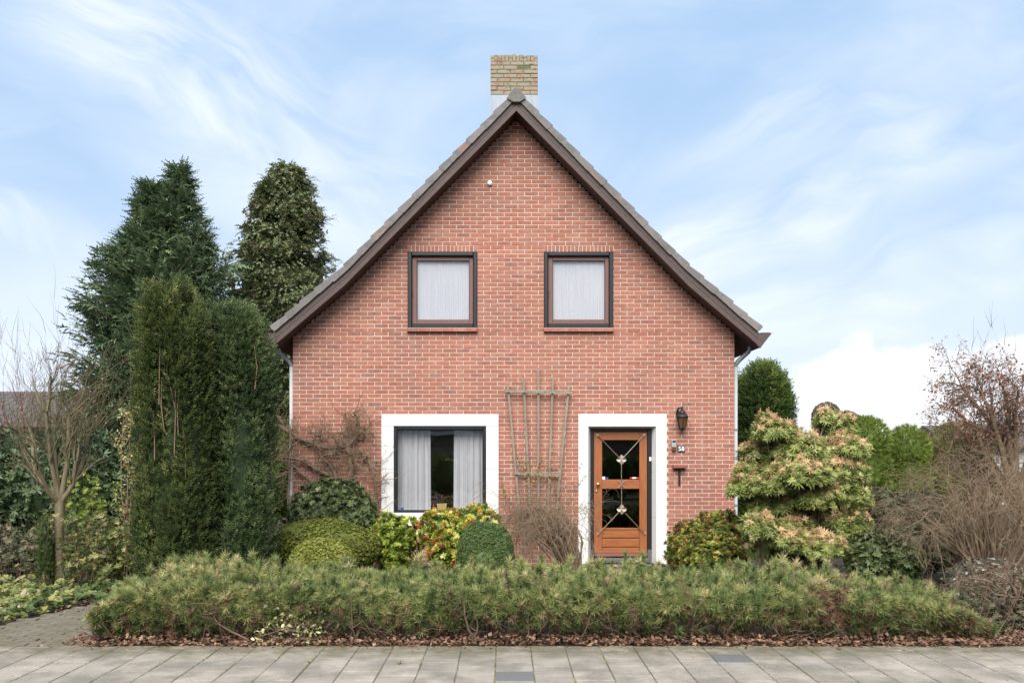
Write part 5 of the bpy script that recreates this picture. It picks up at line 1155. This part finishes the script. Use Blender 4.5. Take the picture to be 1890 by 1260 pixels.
oct_ = (np.array([[1, 0, 0], [-1, 0, 0], [0, 1, 0], [0, -1, 0], [0, 0, 1], [0, 0, -1]]) * .0095, np.array([[0, 2, 4], [2, 1, 4], [1, 3, 4], [3, 0, 4], [2, 0, 5], [1, 2, 5], [3, 1, 5], [0, 3, 5]])); fo.sc(oct_, Pq, np.tile([0, 0, 1.], (n, 1)), rng.uniform(.8, 1.2, n), rng.uniform(0, 1, n)); fo.build('berries', M['berry'], t_)
# right of the door
lo = [lob(1232, 1320, 965, 1060, 12.7, .42), lob(1270, 1390, 945, 1050, 12.8, .45), lob(1250, 1370, 985, 1075, 12.4, .45)]
t_, P, Nn = shrub('skimmia', 'dark skimmia with red brown buds to the right of the front door', 'shrub', lo, T_ski, M['skim_dark'], 1900, (.65, 1.0), .6, core=.78, rnd=(.5, .22, .28, 7), stems_=(10, .2, .012, 'twig_brown'), group='skimmias', corern=0)
fo = Fol(); q = (Nn[:, 1] < .5) & (rng.uniform(0, 1, len(P)) < .35); Pq = np.repeat(P[q] + Nn[q] * .04, 9, 0) + rng.normal(0, .014, (q.sum() * 9, 3)); fo.sc(oct_, Pq, np.tile([0, 0, 1.], (len(Pq), 1)), rng.uniform(.8, 1.2, len(Pq)), rng.uniform(0, 1, len(Pq))); fo.build('buds', M['bud'], t_)
# pieris: tiers of drooping leaf whorls topped with pinkish flower sprays
PR = [(1390, 1470, 775, 830), (1500, 1575, 765, 815), (1365, 1450, 815, 870), (1430, 1520, 800, 870), (1500, 1590, 805, 860), (1350, 1440, 850, 905), (1420, 1530, 850, 915), (1520, 1600, 850, 905), (1345, 1410, 880, 930),
      (1455, 1560, 895, 955), (1540, 1603, 890, 950), (1380, 1460, 905, 965), (1370, 1430, 950, 1005), (1440, 1530, 945, 1000), (1510, 1600, 940, 1000), (1450, 1560, 985, 1045), (1530, 1598, 985, 1040), (1380, 1460, 990, 1050), (1395, 1425, 765, 800), (1510, 1540, 758, 785), (1580, 1607, 900, 930)]
lo = [lob(a, b, c_, d_, 12.0 + (.25 if c_ < 850 else 0) - .35 * (i % 3 == 0) + .2 * (i % 4 == 1), (X(b, 12) - X(a, 12)) * .42) for i, (a, b, c_, d_) in enumerate(PR)]
t_ = thing('pieris', 'large loose pieris shrub with pinkish flower sprays at the right of the house', 'shrub', (X(1475, 12), 12, 0))
lo += [lob(a, a + w_, b, b + w_ * .62, 12 + rng.normal(-.05, .2), .3) for a, b, w_ in zip(rng.uniform(1360, 1530, 13), rng.uniform(800, 990, 13), rng.uniform(45, 80, 13))]
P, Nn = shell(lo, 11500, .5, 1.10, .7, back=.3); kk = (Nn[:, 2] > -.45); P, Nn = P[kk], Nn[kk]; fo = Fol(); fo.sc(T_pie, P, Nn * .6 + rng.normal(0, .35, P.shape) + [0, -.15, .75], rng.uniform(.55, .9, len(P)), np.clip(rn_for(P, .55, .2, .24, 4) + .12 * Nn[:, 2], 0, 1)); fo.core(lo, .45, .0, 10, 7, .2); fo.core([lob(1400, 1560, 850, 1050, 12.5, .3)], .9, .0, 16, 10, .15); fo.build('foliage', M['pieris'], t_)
q = (Nn[:, 2] > .25) & (rng.uniform(0, 1, len(P)) < .66); Pq = P[q] + [0, -.02, .045]; fo = Fol(); fo.sc([t_spray(8, .075, .05, .013, .6), t_rosette(7, .06, .013, .1, 2, .01)], Pq, rng.normal(0, .5, Pq.shape) + [0, -.5, .5], rng.uniform(.8, 1.25, len(Pq)), rng.uniform(0, 1, len(Pq))); fo.build('blossom', M['pieris_pink'], t_)
ol = []
for l in lo: b = np.array([X(1460, 12.1) + rng.normal(0, .15), 12.1, -.03]); e = np.array(l[0]); m_ = (b + e) / 2 + [0, .05, -.1 * rng.uniform()]; ol.append((np.array([b, (b + m_) / 2, m_, (m_ + e) / 2, e]), np.linspace(.03, .008, 5), 0))
tubes(ol, 'branches', M['vine_bark'], t_)
# rounded conifers in the back on the right
tops_ = [('rounded green conifer directly behind the pieris, leftmost of the row', 1553, 1641, 770, 'thuja'), ('bright green round topped conifer in the middle of the row', 1634, 1714, 786, 'thuja'), ('olive tinged round topped conifer behind the brown maple, rightmost of the row', 1708, 1830, 778, 'thuja_olive')]
for i, (lab, a, b, c_, mt) in enumerate(tops_):
    lo = [lob(a + 4, b - 4, c_ + 3, c_ + 90, 19 + .5 * i, .45), lob(a + 2, b - 2, c_ + 22, c_ + 190, 19 + .5 * i, .48), lob(a, b, c_ + 90, 1010, 19 + .5 * i, .5)]
    shrub('round_conifer', lab, 'conifer', lo, T_thu, M[mt], 8500, (.75, 1.15), .3, inn=.93, out=1.02, jit=.35, core=.9, rnd=(.5, .2, .2, 4), group='round topped conifers', back=.25, corern=.15)
lo = [lob(1500, 1550, 744, 800, 21, .3), lob(1515, 1600, 760, 830, 21.4, .4)]
shrub('dark_topiary', 'small dark grey green rounded crown peeping over the pieris', 'conifer', lo, T_box, M['dull'], 4500, (1.6, 2.4), .3, inn=.9, rnd=(.6, .2, .2, 4))
lo = [lob(1603, 1680, 905, 975, 12.6, .4), lob(1650, 1745, 905, 965, 12.7, .4), lob(1610, 1700, 950, 1060, 12.4, .45), lob(1680, 1770, 945, 1050, 12.5, .4), lob(1600, 1640, 895, 940, 12.7, .3)]
shrub('dull_rhododendron', 'dull grey green rhododendron with drooping leaves right of the pieris', 'shrub', lo, [t_rosette(8, .08, .022, -.1), t_rosette(8, .075, .022, -.35)], M['dull'], 2600, (.7, 1.1), .6, core=.76, rnd=(.5, .25, .22, 5), stems_=(10, .25, .012, 'twig_brown'), corern=0)
lo = [lob(1560, 1660, 985, 1070, 11.6, .35), lob(1620, 1700, 1000, 1070, 11.5, .3)]
shrub('low_evergreen', 'low dark evergreen between the hedge and the dull rhododendron', 'shrub', lo, T_rho, M['rhodo'], 900, (.7, 1.1), .5, core=.8)
lo = [lob(1755, 1900, 1030, 1110, 10.4, .4), lob(1830, 1990, 1050, 1140, 10.0, .4)]
shrub('silver_leaf_shrub', 'low shrub with small whitish leaves at the right edge of the photo', 'shrub', lo, [t_rosette(6, .045, .02, .4)], M['grey_leaf'], 450, (.6, 1.0), .4, core=0, rnd=(.5, .2, .3, 5), stems_=(30, .35, .006, 'twig_tan'))
perennials('mixed_undergrowth', 'tangled low stems and small leaves past the right end of the pine hedge', 'plants', 1770, 2010, 8.75, 10.2, 1300, M['dull'], (.08, .5), ns=170, size=(.4, .8))
# brown maple on the right
t_ = thing('brown_maple', 'spreading Japanese maple with dried red brown leaves at the right edge', 'tree', (X(1885, 11.6), 11.6, 0)); bx = X(1885, 11.6); lim = []; ol = []
base_p = np.array([[bx, 11.6, -.1], [bx - .02, 11.6, .4], [bx + .03, 11.6, .9], [bx - .04, 11.6, 1.35]]); lim.append((base_p, np.array([.13, .10, .09, .085]), 0))
for e in ((1780, 800), (1758, 752), (1775, 715), (1830, 745), (1880, 720), (1930, 730), (1980, 790), (1765, 880), (1800, 860), (2000, 860), (1850, 800), (1760, 830), (1850, 710), (1810, 720)):
    p0 = base_p[-1] + [0, 0, -rng.uniform(0, .4)]; pe = PT(e[0], e[1], 11.6 + rng.uniform(-.6, .6)); m_ = p0 * .5 + pe * .5 + np.array([0, 0, .10]) + rng.normal(0, .05, 3); pl = np.array([p0, (p0 + m_) / 2 + rng.normal(0, .03, 3), m_, (m_ + pe) / 2 + rng.normal(0, .04, 3), pe]); lim.append((pl, np.array([.055, .042, .034, .024, .014]), 0))
    for k in range(11):
        pp_ = pl[rng.integers(2, 5)]; grow(ol, pp_ + rng.normal(0, .02, 3), (pe - p0) * .7 + rng.normal(0, .6, 3) + [0, -.1, -.05], rng.uniform(.22, .42), .010, 0, dict(seg=5, wob=.22, g=[.03, -.08, -.16], taper=.6, lv=2, kids=[5, 3], t0=.2, ang=(.4, 1.1), len=(.45, .8), rmin=.0033))
tubes(lim, 'trunk', M['vine_bark'], t_); tubes(ol, 'branches', M['twig_brown'], t_)
tp = np.concatenate([o_[0][[-1, -2]] for o_ in ol if o_[2] >= 1]); tp = tp[(rng.uniform(0, 1, len(tp)) < np.clip(.15 + .9 * (tp[:, 2] - 1.9), .03, .9))]; tp = np.repeat(tp, 2, 0) + rng.normal(0, .03, (len(tp) * 2, 3)); n = len(tp)
fo = Fol(); fo.put(*diamonds(tp, unit(rng.normal(size=(n, 3)) + [0, 0, -.8]), unit(rng.normal(size=(n, 3))), rng.uniform(.03, .06, n), rng.uniform(.016, .03, n)), np.repeat(rng.uniform(0, 1, n), 4)); fo.build('dried_leaves', M['dead_leaf'], t_)
# weeping twiggy shrubs (bare)
def weeper(name, label, px0, px1, ptop, d, n, mat, r0=.012, lenr=(.5, .9), rm=.003, dep=.5, g=-.10, kids=(4, 4), group=None, lv=2, wob=.28, stem=None):
    x0_, x1_ = X(px0, d), X(px1, d); zt_ = Z(ptop, d); t_ = thing(name, label, 'shrub', ((x0_ + x1_) / 2, d, 0), group); ol = []
    c = np.array([(x0_ + x1_) / 2, d, 0.0]) if stem is None else np.array([X(stem, d), d, 0])
    for i in range(n):
        a = rng.uniform(0, 6.283); r_ = rng.uniform(.2, .85); e = np.array([(x0_ + x1_) / 2 + (x1_ - x0_) / 2 * r_ * math.cos(a), d + dep * r_ * math.sin(a), zt_ * (1 - .35 * r_ ** 2) * rng.uniform(.7, .97)])
        m_ = (c + e) / 2 + np.array([0, 0, .12]) + rng.normal(0, .06, 3); pl = np.array([c + rng.normal(0, .03, 3) * [1, 1, 0], (c + m_) / 2 + rng.normal(0, .04, 3), m_, (m_ + e) / 2 + rng.normal(0, .04, 3), e]); ol.append((pl, np.linspace(r0 * 1.8, r0 * .6, 5), 0))
        grow(ol, e, (e - m_) * [1, 1, .3] + rng.normal(0, .15, 3), rng.uniform(*lenr) * zt_ * .6, r0 * .6, 0, dict(seg=6, wob=wob, g=[g, g * 1.2, g], taper=.6, lv=lv, kids=list(kids), t0=.1, ang=(.3, 1.2), len=(.4, .8), rmin=rm))
    ol2 = []
    for pts, rad, l in ol:
        pts[:, 2] = np.maximum(pts[:, 2], .01); ol2.append((pts, rad, l))
    tubes(ol2, 'branches', M[mat], t_); return t_, ol2
weeper('weeping_maple', 'leafless weeping dwarf maple, brown and tangled, left of the front door', 945, 1082, 918, 12.6, 120, 'twig_tan', .008, (.5, .95), .0024, .4, -.14, group='leafless weeping maples', stem=1062)
weeper('weeping_maple', 'big leafless weeping maple tangle filling the garden on the right', 1690, 1960, 880, 11.0, 120, 'twig_tan', .011, (.45, .8), .0028, .8, -.09, group='leafless weeping maples')
weeper('twiggy_shrub', 'low thicket of bare brown twigs at the right end of the pine hedge', 1755, 2060, 1040, 9.1, 80, 'twig_brown', .009, (.5, .9), .003, .6, -.05)
# limb of the small weeping maple in front of the door surround
bare('bare_shrub', 'thin bare birch like whips far behind the maple on the right', 'shrub', 1838, 30, 6.2, 4, .06, 'twig_brown', .02, (6, 4), rm=.006)
bare('bare_shrub', 'thicket of bare twigs between the round conifers and the maple', 'shrub', 1800, 16, 3.0, 10, .35, 'twig_brown', .016, (7, 5), leafmat='dead_leaf', lf=.12)
# neighbour on the right
nb = thing('garden_house', 'white boarded low building with grey roof glimpsed through the maple', 'house', (X(1900, 30), 30, 0))
mb_ = MB().box(15.1, 22, 30.05, 34, -.1, 1.95); mb_.build('wall', M['dark_wood'], nb)
for i in range(13): MB().box(15.05, 22.05, 30 + .004 * (i % 2), 30.05, .05 + i * .15, .19 + i * .15).build('board', M['white_board'], nb)
MB().add([(14.7, 29.6, 1.95), (22.4, 29.6, 1.95), (22.4, 32, 2.7), (14.7, 32, 2.7), (22.4, 34.4, 1.95), (14.7, 34.4, 1.95)], [(0, 1, 2, 3), (3, 2, 4, 5), (1, 4, 2), (0, 3, 5), (0, 5, 4, 1)]).build('roof', M['far_roof'], nb)
# --- climbers on the wall
def zp(p, d, s=3.317, ox=480, oy=720): return PT(ox + p[0] / s, oy + p[1] / s, d)
cl = thing('bare_climber', 'thick twisted leafless climber trained along the bricks left of the window', 'climber', (X(645, D - .12), D - .12, 0)); lim = []; ol = []
LM = [([(120, 180), (100, 150), (60, 200), (120, 225), (170, 250), (260, 300), (350, 340), (430, 358), (530, 345), (590, 290), (605, 230), (590, 180), (570, 130)], .035, .012), ([(530, 345), (552, 400), (556, 450), (562, 500), (545, 570), (560, 680), (575, 800)], .028, .04), ([(140, 415), (200, 412), (260, 425), (340, 480), (420, 520), (470, 545)], .018, .028),
      ([(370, 400), (420, 450), (455, 500), (470, 545), (500, 640), (560, 780)], .016, .03), ([(370, 400), (460, 378), (520, 350)], .010, .016), ([(180, 440), (240, 500), (320, 560), (420, 640)], .014, .022), ([(600, 350), (655, 405), (685, 480), (700, 560), (712, 640), (716, 720), (700, 800)], .016, .014),
      ([(185, 250), (190, 340), (182, 440), (176, 540), (170, 700)], .016, .012), ([(430, 320), (400, 290), (350, 280), (300, 250)], .010, .005), ([(600, 270), (650, 250), (690, 180)], .010, .004), ([(530, 340), (520, 270), (545, 200), (520, 140)], .012, .004), ([(560, 420), (620, 430), (660, 400)], .012, .006), ([(60, 200), (50, 240), (60, 300)], .014, .005), ([(175, 520), (120, 530), (60, 540), (20, 520)], .012, .004), ([(170, 440), (100, 430), (60, 440)], .012, .004)]
for pts, ra, rb in LM:
    q = np.array([zp(p, D - .09) for p in pts]); q += rng.normal(0, .008, q.shape) * [1, 2, 1]; q[:, 1] = np.minimum(q[:, 1], D - .035); lim.append((q, np.linspace(ra, rb, len(q)), 0))
    for k in range(len(pts) * 5):
        i = rng.integers(0, len(q) - 1); pp_ = q[i] + (q[i + 1] - q[i]) * rng.uniform(); dd = np.array([rng.normal(0, 1), rng.normal(-.25, .25), rng.normal(.35, .8)]); ol2 = []
        grow(ol2, pp_, dd, rng.uniform(.12, .42), .008, 0, dict(seg=5, wob=.26, g=[.04, .02], taper=.6, lv=1, kids=[3], t0=.2, ang=(.4, 1.1), len=(.35, .7), rmin=.0025))
        for a_, b_, c_ in ol2: a_[:, 1] = np.clip(a_[:, 1], D - .35, D - .015); ol.append((a_, b_, c_))
tubes([(a_, b_ * 1.3, c_) for a_, b_, c_ in lim], 'stem', M['vine_bark'], cl); tubes(ol, 'twigs', M['twig_tan'], cl)
ro = thing('climbing_rose', 'thin climbing rose with yellow green leaves on the lower trellis', 'climber', (X(985), D - .15, 0)); ol = []
for i in range(11): grow(ol, np.array([X(rng.uniform(955, 1040)), D - .14, .05]), np.array([rng.normal(0, .12), 0, 1]), rng.uniform(.8, 1.45), .006, 0, dict(seg=7, wob=.1, g=[.02, 0], taper=.5, lv=1, kids=[6], t0=.35, ang=(.5, 1.2), len=(.15, .35), rmin=.0025))
for a_, b_, c_ in ol: a_[:, 1] = np.clip(a_[:, 1], D - .30, D - .03)
tubes(ol, 'canes', M['trellis_wood'], ro); P = np.concatenate([a_[1:] for a_, b_, c_ in ol]); 
cl_ = np.array([zp((x_, y_), D - .13, 3, 900, 660) for x_, y_ in [(190, 575), (210, 600), (180, 560), (210, 680), (260, 670), (270, 640), (340, 690), (360, 630), (330, 610), (410, 580), (420, 760), (110, 740), (90, 745), (480, 790), (240, 720), (300, 580)]])
Pq = np.concatenate([P[P[:, 2] > .55][rng.uniform(0, 1, (P[:, 2] > .55).sum()) < .45], np.repeat(cl_, 20, 0) + rng.normal(0, .05, (len(cl_) * 20, 3)) * [1, .4, 1]]); Pq[:, 1] = np.minimum(Pq[:, 1], D - .03); n = len(Pq)
fo = Fol(); fo.put(*diamonds(Pq, unit(rng.normal(size=(n, 3)) + [0, -.5, -.2]), unit(rng.normal(size=(n, 3))), rng.uniform(.03, .055, n), rng.uniform(.018, .03, n)), np.repeat(rng.uniform(0, 1, n), 4)); fo.build('leaves', M['rose'], ro)
# variegated ivy at the foot of the hedge
t_ = thing('variegated_ivy', 'yellow and green variegated ivy creeping out of the hedge foot on the left', 'ivy', (X(535, 8.35), 8.35, 0)); n = 260
cx_ = rng.uniform(470, 600, n); cy_ = np.clip(rng.normal(1150, 26, n), 1105, 1192); dd_ = np.where(cy_ > 1165, 8.36, 8.42) + rng.normal(0, .03, n); P = np.stack([(cx_ - VX) * dd_ / F, dd_, np.maximum(H - (cy_ - VY) * dd_ / F, .015)], 1)
fo = Fol(); fo.put(*diamonds(P, unit(rng.normal(size=(n, 3)) + [0, -.6, 0]), unit(rng.normal(size=(n, 3))), rng.uniform(.03, .05, n), rng.uniform(.025, .04, n)), np.repeat(rng.uniform(0, 1, n), 4)); fo.build('leaves', M['varieg'], t_)
ol = []
for i in range(14): p = P[rng.integers(n)]; q = P[rng.integers(n)]; ol.append((np.array([p, (p + q) / 2 + [0, -.01, .01], q]), np.array([.003, .003, .002]), 0))
tubes(ol, 'runners', M['twig_tan'], t_)
# --- across the street (seen only as reflections in the glass)
lo = [((x_, -9 + rng.normal(0, .1), .8), (1.2, .6, 1.0 + rng.uniform(-.1, .1))) for x_ in np.arange(-16, 17, 1.7)]
shrub('street_hedge', 'hedge on the far side of the road behind the camera', 'hedge', lo, T_lau, M['thuja'], 2600, (1.6, 2.2), .2, back=1)
oh = thing('opposite_house', 'house on the far side of the road behind the camera', 'house', (2, -20, 0))
MB().box(-8, 12, -27, -19, -.1, 2.9).build('wall', M['far_wall'], oh); MB().add([(-8.5, -18.4, 2.8), (12.5, -18.4, 2.8), (12.5, -23, 7), (-8.5, -23, 7), (12.5, -27.6, 2.8), (-8.5, -27.6, 2.8)], [(0, 3, 2, 1), (3, 5, 4, 2), (1, 2, 4), (0, 5, 3), (0, 1, 4, 5)]).build('roof', M['far_roof'], oh)
MB().box(-8.5, 12.5, -18.45, -18.3, 2.62, 2.85).build('gutter', M['white_paint'], oh)
